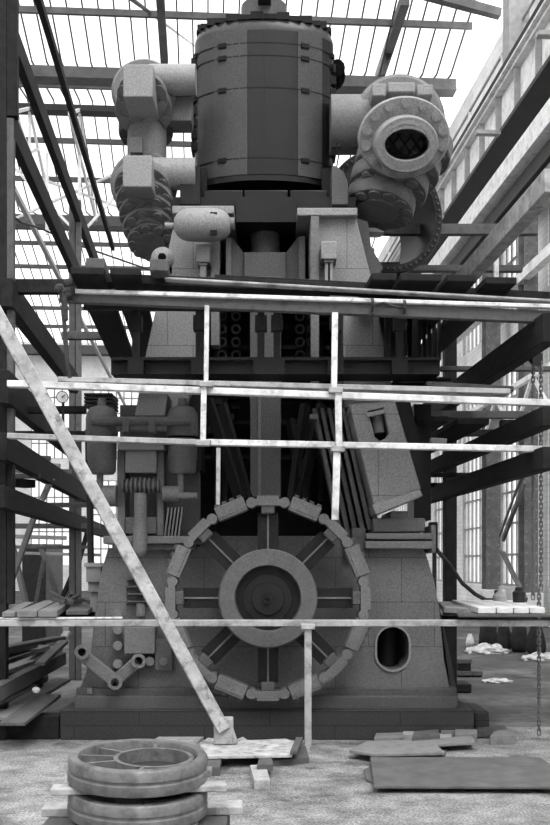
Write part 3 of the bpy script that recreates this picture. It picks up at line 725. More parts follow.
for x0, x1, d_ in ((385, 389, 9.5), (391, 396, 9.6), (402, 405, 9.5), (412, 418, 9.7)):
    q = MB(); pbox(q, x0, x1, 312, 372, d_, .1); ep(q, 'walkway_hanger', 'dark')

# ================================================================== TIMBER STAGING LEFT AND RIGHT
def cw(px, py, d): return ROT.inverted() @ P(px, py, d)
def bm_(p, q, w, h, **k): return MB().beam(p, q, w, h, **k)
XLs = -1.85
def D2(px): return XLs / ((px - 208) / F)
pl_ = W(7, 566, XLs); pr_ = W(76.5, 566, XLs)
T = thing('timber_staging', 'dark timber staging with receding beams at the left of the engine', 'staging', (XLs, pr_.y, 0), 'B')
def tp(mb, name, m, par=None, **k): return mb.build(name, M[m], par or T, frame='B', **k)
zt_ = W(7, -30, XLs).z
tp(MB().box(XLs - .16, XLs + .005, pl_.y - .06, pl_.y + .06, 0, zt_), 'post', 'wood_d', bevel=.006)
tp(MB().box(XLs + .005, XLs + .10, pl_.y - .05, pl_.y + .05, W(7, 118, XLs).z, zt_), 'post', 'wood_d', bevel=.006)
tp(MB().box(XLs + .005, XLs + .068, pl_.y - .05, pl_.y + .05, 1.25, 2.75), 'post', 'wood_d', bevel=.006)
tp(MB().box(XLs + .005, XLs + .068, pl_.y - .05, pl_.y + .05, 2.75, W(7, 120, XLs).z), 'post', 'wood_m', bevel=.006)
zpt = W(77, 205, XLs).z
tp(MB().box(XLs - .10, XLs - .015, pr_.y - .05, pr_.y + .05, 0, W(77, 209, XLs).z), 'post', 'wood_m', bevel=.006)
tp(MB().box(XLs + .0, XLs + .07, pr_.y - .08, pr_.y + .02, 0, W(77, 203, XLs).z), 'post', 'wood_m', bevel=.006)
tp(MB().box(XLs - .14, XLs - .06, pr_.y + .30, pr_.y + .42, 0, 3.2), 'post', 'wood_d', bevel=.006)
def lbeam(px, py, px2, w, h, m, dx=0.0, name='beam'):
    a, b = W(px, py, XLs), W(px2, 500, XLs); z = a.z
    return tp(MB().box(XLs + dx - w / 2, XLs + dx + w / 2, a.y - .45, b.y, z - h / 2, z + h / 2), name, m, bevel=.008)
lbeam(16, 55, 97, .08, .22, 'wood_d', .03)
lbeam(16, 145, 80, .08, .24, 'wood_d', .03)
lbeam(13, 305, 72, .11, .26, 'wood_d', .03)
lbeam(10, 395, 76, .10, .30, 'wood_d', .03)
lbeam(8, 452, 104, .10, .24, 'wood_d', .03)
lbeam(6, 500, 112, .10, .20, 'wood_d', .03)
# cross timbers
for px0, px1, py, dep, h, m in ((8, 70, 287, 9.35, .13, 'wood_d'), (62, 118, 336, 12.0, .09, 'wood_m'), (10, 86, 410, 9.9, .07, 'wood_d'), (2, 90, 434, 11.0, .06, 'wood_d'), (2, 98, 505, 13.0, .06, 'wood_m'), (2, 100, 526, 14.0, .07, 'wood_m'), (4, 90, 547, 15.0, .05, 'wood_m'), (2, 40, 476, 10.5, .05, 'wood_m'), (0, 60, 466, 12.5, .06, 'wood_p')):
    a, b = P(px0, py, dep), P(px1, py, dep); a, b = ROT.inverted() @ a, ROT.inverted() @ b
    tp(bm_(a, b, .09, h), 'cross_timber', m, bevel=.006)
for px0, px1, py, dep, h, m in ((0, 48, 457, 11.5, .06, 'wood_g'), (14, 70, 470, 13.2, .06, 'wood_g'), (40, 84, 516, 14.5, .05, 'wood_g'), (0, 66, 536, 16.0, .06, 'wood_g'), (4, 30, 482, 10.8, .09, 'wood_d'), (10, 100, 553, 17, .05, 'wood_g')):
    tp(bm_(cw(px0, py, dep), cw(px1, py + 2, dep + .4), .16, h), 'cross_timber', m, bevel=.006)
# raking braces low down between the posts
for p, q, dep, w, m in (((4, 602), (36, 512), 12.0, .11, 'wood_g'), ((26, 604), (10, 535), 12.6, .13, 'wood_g'), ((12, 604), (0, 560), 13.2, .13, 'wood_m'), ((36, 604), (44, 560), 14.6, .10, 'wood_m'), ((58, 598), (40, 545), 15.5, .17, 'wood_m'), ((68, 600), (88, 530), 15.5, .14, 'wood_d'), ((60, 603), (72, 575), 14.4, .12, 'wood_d'), ((42, 500), (52, 478), 11.5, .10, 'wood_p')):
    tp(bm_(cw(*p, dep), cw(*q, dep), .06, w, up=(0, 1, 0)), 'brace', m, bevel=.006)
# tall slim pole that runs up along the left of the staging
a, b = W(34, -16, XLs - .0), W(113, 262, XLs)
tp(MB().box(XLs - .035, XLs + .035, a.y, b.y, a.z - .05, a.z + .05), 'long_pole', 'wood_d')
p0, p1 = W(14, 190, -5.0), W(70, 300, -5.0)
sb(MB().box(-5.06, -4.94, p0.y - 1, Y1 - .2, p0.z - .07, p0.z + .07), 'trim_long_rod', M['steel_m'])
tag(MB().path([cw(4, 210, 9.42), cw(20, 222, 13), cw(40, 228, 17), cw(75, 244, 18), cw(150, 270, 19)], .018).build('cable', M['rope'], frame='B'), 'thin dark cable sagging across the bright roof behind the left post', 'cable')

XRs = 3.0
R0 = W(449.5, 566, XRs)
T2 = thing('timber_staging', 'dark timber staging with a tall post and receding beams at the right of the engine', 'staging', (XRs, R0.y, 0), 'B')
def tp2(mb, name, m, **k): return mb.build(name, M[m], T2, frame='B', **k)
tp2(MB().box(XRs - .07, XRs + .075, R0.y - .08, R0.y + .08, 0, W(449, 300, XRs).z), 'post', 'wood_d', bevel=.008)
def rbeam(px, py, px2, w, h, m, dx=0.0):
    a, b = W(px, py, XRs), W(px2, 500, XRs)
    tp2(MB().box(XRs + dx - w / 2, XRs + dx + w / 2, a.y - .35, b.y, a.z - h / 2, a.z + h / 2), 'beam', m, bevel=.008)
rbeam(550, 196, 452, .14, .20, 'wood_p', -.1)
rbeam(550, 337, 430, .13, .25, 'wood_d', -.12)
rbeam(550, 422, 440, .13, .17, 'wood_d', -.12)
rbeam(550, 462, 425, .13, .19, 'wood_d', -.12)
for px0, px1, py, dep, h, m in ((384, 537, 230, 11.6, .12, 'wood_m'), (390, 522, 269, 12.0, .075, 'wood_m'), (430, 528, 415, 11.0, .08, 'wood_m'), (430, 496, 433, 12.0, .08, 'wood_d'), (428, 482, 475, 11.8, .05, 'wood_d'), (428, 470, 485, 12.5, .05, 'wood_d'), (440, 560, 369, 11.0, .05, 'wood_m'), (500, 548, 425, 10.0, .10, 'wood_d')):
    tp2(bm_(cw(px0, py, dep), cw(px1, py, dep), .09, h), 'cross_timber', m, bevel=.006)
tp2(bm_(cw(496, 296, 10.8), cw(496, 246, 10.8), .05, .05), 'stanchion', 'wood_w', bevel=.004)
tp2(bm_(cw(497, 368, 10.6), cw(497, 352, 10.6), .04, .04), 'stanchion', 'wood_p', bevel=.004)
tp2(bm_(cw(434, 690, 12.2), cw(434, 620, 12.2), .09, .09), 'post', 'wood_d', bevel=.006)

# ================================================================== FRONT SCAFFOLD of white poles
DS = 8.7
FS = thing('scaffold_rail', 'whitewashed timber rails and uprights of the scaffold in front of the engine', 'scaffold', (X(308, DS), DS, 0))
def fs(mb, name, m, **k): return mb.build(name, M[m], FS, **k)
def pole(p, q, d, th, m='wood_w', name='rail', dp=.08):
    h = th * d / F
    return fs(MB().beam(P(*p, d), P(*q, d), dp, h), name, m, bevel=.006)
pole((60, 296.5), (556, 318), DS, 12, 'wood_m')
pole((58, 291), (556, 307), DS - .05, 4, 'wood_w', dp=.06)  # white strip standing for the lit top edge of the pole behind
pole((8, 384), (556, 403.5), DS, 6.5, 'wood_w')
pole((60, 381), (508, 393), DS + .14, 5, 'wood_p', dp=.2)
pole((8, 436), (212, 443), DS, 5.5, 'wood_p')
pole((204, 442.5), (556, 449.5), DS, 6, 'wood_w')
pole((-8, 623), (556, 623), DS, 6.5, 'wood_p')
pole((-8, 618.6), (122, 618), DS + .02, 2, 'wood_w', dp=.1)
def up(px0, y0, px1, y1, w, m='wood_w', d=DS - .07):
    return fs(MB().beam(P(px0, y0, d), P(px1, y1, d), w * d / F, .05, up=(0, -1, 0)), 'upright', m, bevel=.005)
up(207, 306, 206, 386, 4.5); up(204, 386, 203, 444, 5.5); up(218.5, 448, 218, 505, 4, 'wood_p')
up(335, 313, 334, 388, 6); up(338, 390, 339, 448, 6.5); up(337, 450, 335, 520, 7)
o = up(308, 625, 308, 752.5, 7, 'wood_p'); 
for px, py in ((206, 384), (203, 443), (336, 390), (338, 449), (308, 627)):
    b = MB(); pbox(b, px - 7, px + 7, py - 3, py + 2.5, DS - .12, .09); fs(b, 'cleat', 'wood_p', bevel=.006)
# tie of rope and old sacking round the left end of the top pole
rp = MB(); random.seed(5)
for i in range(6): rp.sphere(P(64 + random.uniform(-4, 6), 288 + random.uniform(-6, 8), 8.62), .045, 10, sx=1.2)
rp.path([P(64, 290, 8.6), P(63, 312, 8.6), P(65.5, 335, 8.6), P(67, 362, 8.6), P(70, 378, 8.62)], .018)
rp.path([P(65, 292, 8.6), P(66, 320, 8.59), P(65, 318, 8.6)], .02)
tag(rp.build('rope_lashing', M['rope']), 'ragged dark rope lashing hanging from the left end of the top scaffold pole', 'rope')
rk = MB()
for px, py in ((372, 305), (404, 307)): rk.lathe(P(px, py, 8.63), (1, 0, 0), [(.05, -.012), (.06, -.012), (.06, .012), (.05, .012)], 16)
rk.path([P(372, 305, 8.6), P(384, 303, 8.6), P(392, 306, 8.6), P(404, 308, 8.62)], .012)
tag(rk.build('rope_lashing', M['rope']), 'small rope knots tied round the top scaffold pole right of centre', 'rope')

# deck planks across the top
def plank(name, p, q, w, h, m, label, cat='plank', frame='C', group=None, bevel=.006, up=(0, 0, 1)):
    return tag(MB().beam(p, q, w, h, up=up).build(name, M[m], frame=frame, bevel=bevel), label, cat, group)
plank('deck_plank', P(84, 280, 8.90), P(330, 290, 8.90), .20, .085, 'wood_d', 'long dark deck plank lying crosswise above the top pole, left half')
plank('deck_plank', P(215, 282, 9.13), P(552, 299.5, 9.13), .2, .085, 'wood_d', 'long dark deck plank lying crosswise above the top pole, right half reaching the edge')
plank('deck_plank', P(165, 279.5, 8.72), P(555, 302, 8.72), .10, .02, 'wood_p', 'thin pale strip standing for the lit top edge of the crosswise dark deck planks')  # lit plank edge put in as a separate pale strip
# long planks running back over both sides
def deck(xb, w, pxf, label, y1=12.2, z=4.07, y0=8.55, m='wood_d', h=.06):
    return tag(MB().box(xb - w / 2, xb + w / 2, y0, y1, z, z + h).build('deck_plank', M[m], frame='B', bevel=.006), label, 'plank')
deck(-1.02, .28, 0, 'dark deck plank running back on the left, outermost of the pair beside the post')
deck(-.70, .26, 0, 'dark deck plank running back on the left, nearest the left engine column')
deck(1.52, .22, 0, 'deck plank running back on the right, nearest the right engine column')
deck(1.84, .36, 0, 'broad deck plank running back on the right, second from the engine')
deck(2.20, .26, 0, 'deck plank running back on the right, third from the engine')
deck(2.56, .28, 0, 'deck plank running back on the right, close to the right-hand beam', y0=8.6)
for xb, l in ((-.96, 'short block lying across the left end of the deck beside the post'), (-.42, 'short block lying on the deck in front of the left engine column')):
    tag(MB().box(xb - .08, xb + .08, 8.62, 9.3, 4.132, 4.23).build('timber_block', M['wood_m'], frame='B', bevel=.006), l, 'block')
plank('deck_plank', P(425, 386, 9.2), P(511, 391, 9.2), .22, .05, 'wood_m', 'short grey plank on the second rail at right of the engine')
plank('timber_block', P(430, 441, 8.8), P(446, 442, 8.8), .1, .05, 'wood_m', 'small block sitting on the third rail right of the engine')
for i in range(3):
    tag(MB().box(1.62 + i * .4, 1.94 + i * .4, 9.6, 13.0, 3.02 - 0.02 * i, 3.08 - .02 * i).build('deck_plank', M['wood_d'], frame='B', bevel=.006), ('dark plank of the lower right deck, nearest the engine', 'dark plank of the lower right deck, middle of three', 'dark plank of the lower right deck, next to the longitudinal beam')[i], 'plank')

# raking whitewashed prop and its foot
a, b = P(-14, 294, 7.85), P(224, 730, 8.35)
PRP = plank('raking_prop', a, b, .05, .108, 'wood_s', 'long whitewashed board leaning diagonally across the left of the engine', 'prop', up=(0, -1, 0) if False else (0, 0, 1))
ft = MB(); ft.box(X(214, 8.4), X(233, 8.4), 8.36, 8.50, 0.105, Z(718, 8.4)); ft.hexa([(X(228, 8.4), 8.38, .105), (X(238, 8.4), 8.38, .105), (X(238, 8.4), 8.48, .105), (X(228, 8.4), 8.48, .105), (X(228, 8.4), 8.38, .28), (X(231, 8.4), 8.38, .28), (X(231, 8.4), 8.48, .28), (X(228, 8.4), 8.48, .28)])
tag(ft.build('prop_foot_block', M['wood_p'], bevel=.01), 'squared wooden block at the foot of the diagonal board', 'block')

# pressure dial
gt = thing('pressure_gauge', 'small round white dial on a thin stem beside the left staging post', 'gauge', P(63, 440, 9.6))
MB().cyl(P(62.3, 397, 9.6), P(62.3, 397, 9.66), .058, n=28).build('dial_case', M['black'], gt)
MB().cyl(P(62.3, 397, 9.585), P(62.3, 397, 9.6), .05, n=28).build('dial_face', M['white'], gt)
MB().beam(P(62.3, 397, 9.58), P(65, 394.5, 9.58), .004, .006).cyl(P(62.3, 397, 9.575), P(62.3, 397, 9.59), .008, n=10).build('needle', M['black'], gt)
MB().cyl(P(63.3, 440, 9.63), P(63.3, 402, 9.63), .012).build('stem', M['steel_d'], gt)
tag(MB().cyl(P(91, 566, 9.7), P(88, 430, 9.7), .032).sphere(P(91, 566, 9.7), .05, 12).build('iron_rod', M['steel_d']), 'dark upright iron rod behind the diagonal board at the left of the engine', 'rod')
bx = MB(); pbox(bx, 86, 101, 566, 582, 9.65, .25); pbox(bx, 88, 99, 582, 592, 9.7, .2); pbox(bx, 84, 103, 563, 567, 9.62, .3); pbox(bx, 90, 97, 592, 612, 9.75, .1)
tag(bx.build('rod_bracket_box', M['steel_m'], bevel=.006), 'small grey box under the dark upright rod at the left edge of the engine bed', 'box')

# ================================================================== PLATFORMS AT RAIL HEIGHT
zr = Z(617.2, DS)
zp = zr + .005
# left platform
def flat(name, pts, z, h, m, label, cat='plank', bevel=.004):
    mb = MB(); v = [(x, y, z) for x, y in pts] + [(x, y, z + h) for x, y in pts]
    n = len(pts)
    mb._faces(v, [tuple(range(n))[::-1], tuple(range(n, 2 * n))] + [(i, (i + 1) % n, n + (i + 1) % n, n + i) for i in range(n)])
    return tag(mb.build(name, M[m], bevel=bevel, smooth=0), label, cat)
def fxy(px, d): return (X(px, d), d)
flat('platform_plank', [fxy(17, 8.62), fxy(37, 8.62), fxy(56, 11.2), fxy(44, 11.2)], zp, .055, 'wood_g', 'pale plank with a bright end lying on the bottom rail at left, outer of two')
flat('platform_plank', [fxy(38, 8.64), fxy(57, 8.64), fxy(72, 11.0), fxy(58, 11.0)], zp, .055, 'wood_g', 'pale plank with a bright end lying on the bottom rail at left, inner of two')
flat('platform_plank', [fxy(2, 8.66), fxy(15, 8.66), fxy(34, 11.2), fxy(24, 11.2)], zp, .04, 'wood_g', 'short plank end on the bottom rail at the far left edge')
flat('platform_plank', [fxy(66, 9.0), fxy(88, 9.0), fxy(97, 10.9), fxy(76, 10.9)], zp, .04, 'wood_m', 'dark plank behind the bottom rail touching the left side of the engine bed')
random.seed(11)
db = MB()
for i in range(16):
    c = P(random.uniform(62, 92), 600, random.uniform(9.6, 10.6)); c.z = zp + .06 + random.uniform(0, .04)
    db.beam(c, c + V((random.uniform(-.2, .2), random.uniform(-.15, .15), random.uniform(-.02, .08))), .04, .03)
o = tag(db.build('scrap_heap', M['wood_m']), 'little heap of scrap wood on the left platform beside the engine', 'scrap'); o['kind'] = 'stuff'
tp(MB().box(XLs - .3, XLs + .95, 10.45, 10.6, zp - .09, zp - .005), 'bearer', 'wood_d')
# right platform
for a, b_, c, d_, m, lab in (
    (478, 496, 462, 452, 'wood_w', 'white-topped plank on the right platform, leftmost of the bright ends'),
    (497, 513, 480, 464, 'wood_w', 'white-topped plank on the right platform, second of the bright ends'),
    (514, 529, 497, 482, 'wood_w', 'white-topped plank on the right platform, third of the bright ends'),
    (530, 545, 513, 499, 'wood_w', 'white-topped plank on the right platform, rightmost of the bright ends')):
    flat('platform_plank', [fxy(a, 8.66), fxy(b_, 8.66), fxy(c, 10.6), fxy(d_, 10.6)], zp + .03, .05, m, lab)
flat('platform_plank', [fxy(458, 8.6), fxy(560, 8.6), fxy(560, 9.0), fxy(458, 8.9)], zp, .025, 'wood_m', 'wide grey plank lying along the bottom rail under the bright plank ends')
flat('platform_plank', [fxy(444, 9.5), fxy(476, 9.1), fxy(450, 11.0), fxy(438, 11.0)], zp, .05, 'wood_p', 'pale plank on the right platform next to the engine bed')
tp2(bm_(cw(436, 619, 10.7), cw(556, 619, 10.7), .12, .08), 'bearer', 'wood_d')

# ================================================================== LEFT TIMBER PILE
sl_ = MB(); pbox(sl_, -6, 59, 716, 740, 9.22, .22)
for v in sl_.bm.verts:
    if v.co.z < .1: v.co.z = 0
tag(sl_.build('timber_sleeper', M['wood_d'], bevel=.01), 'thick dark sleeper on the floor left of the plinth', 'timber')
tag(MB().box(-2.75, -1.9, 11.9, 12.1, 0, .30).build('timber_sleeper', M['wood_d'], frame='B', bevel=.01), 'dark sleeper on the floor farther back under the pile of planks', 'timber')
zs0 = .235
def lp(p, q, z0, z1, w, h, m, lab):   # plank between picture points, resting at given heights
    d0, d1 = (EYE - z0) * F / (p[1] - HY), (EYE - z1) * F / (q[1] - HY)
    return plank('stacked_plank', P(*p, d0) - V((0, 0, h / 2)), P(*q, d1) - V((0, 0, h / 2)), w, h, m, lab)
lp((-4, 716), (62, 678), .28, .34, .2, .04, 'wood_g', 'pale plank on the pile at lower left, with a small stone on it')
lp((12, 722), (50, 694), .27, .33, .22, .035, 'wood_m', 'short grey plank on the pile at lower left, nearest the engine')
lp((-6, 686), (62, 652), .55, .62, .10, .14, 'wood_m', 'thick squared timber at lower left, highest of the pile')
lp((-6, 662), (44, 645), .62, .66, .16, .05, 'wood_m', 'grey plank behind the thick squared timber at lower left')
lp((20, 668), (50, 646), .50, .62, .08, .06, 'wood_g', 'short pale batten leaning on the planks at lower left')
lp((-6, 652), (30, 643), .70, .72, .2, .05, 'wood_m', 'topmost dull plank at far lower left below the bottom rail')
lp((52, 657), (68, 630), .55, .85, .12, .04, 'wood_p', 'plank leaning upward beside the left post below the rail')
tag(MB().sphere(P(36, 690, 9.0) , .03, 8, sx=1.3).build('stone', M['rubble']), 'small pale stone on the lower left plank', 'stone')
tag(MB().box(-2.75, -1.75, 10.6, 10.8, 0.30, .48).build('timber_sleeper', M['wood_d'], frame='B', bevel=.01), 'dark bearer carrying the thick squared timber at lower left', 'timber')
lp((-6, 700), (30, 684), .40, .42, .16, .04, 'wood_m', 'dull narrow plank between the thick squared timber and the pale plank at lower left')
lp((-6, 672), (30, 660), .60, .63, .14, .04, 'wood_g', 'grey plank lying just above the thick squared timber at lower left')
lp((0, 647), (60, 636), .78, .80, .16, .04, 'wood_m', 'dull plank right under the bottom rail at far lower left')
lp((40, 662), (64, 640), .62, .78, .10, .04, 'wood_g', 'narrow grey plank sloping up towards the left post at lower left')
# hoarding in the left background
for i, (x0, x1, dd) in enumerate(((22, 45, 18.0), (45, 62, 18.6))):
    b = MB(); b.box(X(x0, dd), X(x1, dd), dd, dd + .08, 0, Z(544, dd))
    tag(b.build('hoarding_panel', M['wood_d' if i == 0 else 'wood_m'], bevel=.01), ('dark upright hoarding panel behind the left staging, outer one', 'grey upright hoarding panel behind the left staging, next to the post')[i], 'panel')

# ================================================================== FOREGROUND
# two iron wheels stacked on boards
TILT = math.radians(3.2)
WD = 5.62; wx = X(138, WD)
def wheel(zb_, label):
    t = thing('pulley_wheel', label, 'wheel', (wx, WD, zb_)); t.rotation_euler = (TILT, math.radians(1.2), 0)
    R = .39; H = .14; O = ORG[t.name]
    rim = MB().lathe(O, (0, 0, 1), [(R - .06, .0), (R - .005, 0), (R, .01), (R, .055), (R - .010, .062), (R - .010, .074), (R - .002, .080), (R - .002, H - .012), (R - .012, H), (R - .055, H), (R - .06, H - .01), (R - .06, 0)], 72)
    rim.build('rim', M['iron'], t)
    hb = (.085, .02)
    h = MB().lathe(O + V((hb[0], hb[1], 0)), (0, 0, 1), [(.20, .02), (.225, .02), (.225, H - .02), (.20, H - .02), (.20, .02)], 56); h.build('hub', M['iron'], t)
    for a, r0, r1 in ((150, .02, 0), (178, 0, 0), (205, 0, 0), (95, 0, 0), (262, 0, 0)):
        a_ = math.radians(a); dr = V((math.cos(a_), math.sin(a_), 0)); c0 = O + V((hb[0], hb[1], H - .05))
        p = c0 + dr * .22
        # run out to the rim
        bq = p - O; bq.z = 0; dd = bq.dot(dr); q = p + dr * (-dd + math.sqrt(max(0, dd * dd - bq.length_squared + (R - .055) ** 2)))
        MB().beam(p, q, .022, .06).build('spoke', M['iron'], t)
    MB().lathe(O, (0, 0, 1), [(.0, .03), (R - .058, .03), (R - .058, .045), (0, .045)], 56).build('web_plate', M['steel_d'], t)
    return t
wheel(.222, 'lower cast-iron pulley wheel on the floor boards, under the other wheel')
wheel(.405, 'upper cast-iron pulley wheel with open spokes stacked on top of the other')
def wplank(p, q, w, h, m, lab, tilt=0): return plank('wedge_board', p, q, w, h, m, lab, 'board')
wplank((wx - .45, 5.46, .377), (wx + .50, 5.56, .377), .13, .036, 'wood_p', 'pale board wedged between the two wheels, front one')
wplank((wx - .30, 5.86, .395), (wx + .40, 5.86, .395), .10, .044, 'wood_g', 'board wedged between the two wheels at the back')
wplank((wx - .56, 5.76, .198), (wx + .58, 5.80, .200), .17, .050, 'wood_p', 'grey board sticking out on both sides under the lower wheel')
tag(MB().box(wx - .52, wx - .30, 5.5, 6.0, 0, .172).build('wooden_block', M['wood_m'], bevel=.01), 'squared block under the left end of the board below the wheels', 'block')
tag(MB().box(wx + .28, wx + .50, 5.5, 6.0, 0, .172).build('wooden_block', M['wood_m'], bevel=.01), 'squared block under the right end of the board below the wheels', 'block')
wplank((wx - .35, 5.44, .1), (wx + .35, 5.44, .1), .10, .2, 'wood_m', 'thick timber on the floor under the front of the lower wheel')
# boards in the middle, in front of the plinth
def fl(px, py, z=0.0): d = (EYE - z) * F / (py - HY); return (X(px, d), d)
def sheet(name, pts, z, h, m, lab, cat='board', curl=0.0):
    return flat(name, [fl(px, py, z + h) for px, py in pts], z, h, m, lab, cat)
sheet('timber_batten', [(206, 767), (220, 767), (222, 755), (208, 755)], 0, .07, 'wood_m', 'short batten under the left end of the pale centre sheet', 'batten')
sheet('timber_batten', [(259, 762), (309, 757), (306, 746), (262, 750)], 0, .05, 'wood_m', 'grey board under the right end of the pale centre sheet', 'batten')
sheet('plywood_sheet', [(208, 756), (292, 754.5), (297, 742), (286, 738.5), (248, 740), (243, 736.5), (232, 741), (208, 737.5), (199, 743)], .075, .025, 'wood_s', 'pale ragged sheet lying at the foot of the diagonal board', 'sheet')
sheet('timber_batten', [(290, 751), (297, 751), (303, 737), (296, 737)], .105, .03, 'wood_m', 'narrow batten lying across the right end of the pale ragged sheet', 'batten')
sheet('wooden_block', [(254, 780), (270, 780), (266, 764), (250, 765)], 0, .07, 'wood_p', 'small pale block on the floor in front of the pale ragged sheet', 'block')
sheet('timber_batten', [(257, 765), (273, 764), (272, 757), (259, 758)], .055, .05, 'wood_m', 'stub of dark batten lying on the grey board in front of the pale sheet', 'batten')
sheet('floor_board', [(150, 741), (198, 741), (205, 735.5), (160, 736)], 0, .03, 'wood_p', 'flat pale board on the floor against the plinth behind the wheels')
# right-hand sheets
sheet('metal_sheet', [(374, 786), (556, 786.5), (556, 768), (540, 757), (370, 757), (372, 772)], .034, .02, 'sheet', 'large dull grey sheet lying on the floor at lower right', 'sheet')
sheet('timber_batten', [(400, 785), (540, 785), (540, 779), (400, 779)], .0, .033, 'wood_d', 'dark batten under the near edge of the large grey sheet', 'batten')
sheet('timber_batten', [(376, 766), (530, 766), (530, 762), (376, 762)], .0, .033, 'wood_d', 'dark batten under the far edge of the large grey sheet', 'batten')
sheet('metal_sheet', [(366, 779), (377, 783), (374, 764), (364, 769)], .0, .02, 'sheet', 'corner of a lower sheet sticking out left of the large grey sheet', 'sheet')
sheet('broken_board', [(349, 750), (375, 754), (445, 752), (436, 744), (475, 742), (472, 735), (430, 739), (366, 741)], .05, .025, 'ply', 'broken pale board pointing left behind the large grey sheet', 'board')
sheet('timber_batten', [(380, 752), (430, 750), (430, 743), (380, 744)], .0, .048, 'wood_d', 'dark batten under the broken pale board', 'batten')
sheet('broken_board', [(378, 756), (442, 754.5), (446, 750), (380, 751)], .0, .045, 'wood_m', 'narrow grey board between the broken board and the large sheet', 'board')
sm = [((374, 738), (404, 737), (404, 732), (376, 733), 'wood_g', 'flat pale strip at the left end of the row of scrap against the plinth'),
      ((403, 734), (414, 734), (414, 727), (403, 727), 'wood_p', 'square white offcut near the left end of the row of scrap'),
      ((412, 737), (440, 735), (438, 729), (414, 731), 'wood_m', 'grey offcut left of the middle in the row of scrap'),
      ((438, 738), (452, 738), (452, 731), (438, 731), 'wood_p', 'white-ended block in the middle of the row of scrap'),
      ((441, 731), (470, 730), (470, 726), (443, 727), 'wood_g', 'thin slat lying behind the white-ended block in the row of scrap'),
      ((455, 734), (477, 733), (477, 729), (455, 729), 'wood_g', 'pale flat offcut right of the white-ended block in the row of scrap'),
      ((476, 731), (510, 730), (504, 725), (478, 726), 'wood_m', 'slat near the right end of the row of scrap'),
      ((490, 736), (516, 735), (511, 728), (494, 731), 'wood_g', 'wedge-shaped offcut at the right end of the row of scrap')]
for i, (a, b_, c, d_, m, lab) in enumerate(sm):
    sheet('wood_offcut', [a, b_, c, d_], .0 if i % 2 else .01, .06 + .02 * (i % 3), m, lab, 'offcut')

# right background: crates, sacks, rubble, hanging chains, switch box
def crate(px0, px1, py0, py1, d, m, lab, z0=None):
    t = thing('wooden_crate', lab, 'crate', (X((px0 + px1) / 2, d), d + .15, z0 if z0 is not None else 0))
    zz0 = ORG[t.name].z; z1 = Z(py0, d)
    x0, x1 = X(px0, d), X(px1, d)
    MB().box(x0, x1, d, d + .35, zz0, z1).build('box', M[m], t, bevel=.008)
    MB().box(x0 - .008, x1 + .008, d - .015, d + .36, z1 - .05, z1 + .012).build('lid', M['wood_m'], t, bevel=.005)
    return t
dC = 15.5
z1 = Z(682, dC) ; 
crate(457, 471, 683, 669, 14.6, 'wood_d', 'dark crate on the floor beside the engine bed, bottom left of three') if False else None
zc = .0
crate(458, 471, 672, 690, 14.4, 'wood_d', 'dark crate on the floor right of the engine bed, left of the lower two')
crate(472.5, 482, 672, 690, 14.4, 'wood_d', 'dark crate on the floor right of the engine bed, right of the lower two')
crate(458, 471, 660, 671, 14.42, 'wood_d', 'dark crate standing on top of the left lower crate beside the engine bed', z0=Z(672, 14.4) + .013)
tag(MB().box(X(455, 12.6), X(472, 12.6), 12.6, 13.0, 0, Z(684, 12.6)).build('wooden_block', M['wood_d'], bevel=.02), 'low dark block on the floor at the right foot of the engine', 'block')
def sack(px, w, py0, py1, d, lab, m='cloth'):
    z0, z1 = Z(py1, d), Z(py0, d); r = w * d / F / 2
    mb = MB().lathe((X(px, d), d, z0), (0, 0, 1), [(0, 0), (r * .7, .0), (r * 1.0, .08), (r * 1.05, (z1 - z0) * .35), (r * .8, (z1 - z0) * .7), (r * .55, (z1 - z0) * .92), (r * .5, z1 - z0), (0, z1 - z0)], 18)
    for v in mb.bm.verts: v.co += V((random.uniform(-1, 1), random.uniform(-1, 1), 0)) * r * .12
    return tag(mb.build('sack', M[m], smooth=80), lab, 'sack')
def fd(py): return EYE * F / (py - HY)
for px, w, y0, y1, m, lab in ((488, 18, 618, 647, 'cloth', 'large dark sack under the right platform, nearest the engine'), (504, 15, 622, 651, 'cloth', 'dark sack under the right platform, next to the largest one'), (519, 17, 620, 652, 'cloth', 'dark sack under the right platform, third from the engine'), (536, 18, 624, 655, 'cloth', 'dark sack under the right platform by the hanging chain'), (470, 8, 634, 648, 'wood_w', 'small pale bundle on the floor behind the large dark sack')):
    sack(px, w, y0, y1, fd(y1), lab, m)
def heap(px, py, w, h, lab, m='rubble'):
    d = fd(py); mb = MB(); bmesh.ops.create_icosphere(mb.bm, subdivisions=4, radius=1.0)
    from mathutils import noise
    for v in list(mb.bm.verts):
        c = v.co.copy(); k = 1 + .35 * noise.noise(c * 2.2) + .15 * noise.noise(c * 6)
        v.co = V((X(px, d) + c.x * w * k, d + c.y * w * .6 * k, max(0, c.z) * h * k))
    o = tag(mb.build('rubble_heap', M[m], smooth=30), lab, 'rubble'); o['kind'] = 'stuff'; return o
heap(487, 653, .38, .16, 'low pale heap of rubble on the dark floor under the right platform')
heap(497, 682, .20, .05, 'scatter of pale chips on the dark floor at right')
heap(540, 660, .3, .12, 'grey heap of rubble at the right edge behind the chain')
random.seed(21)
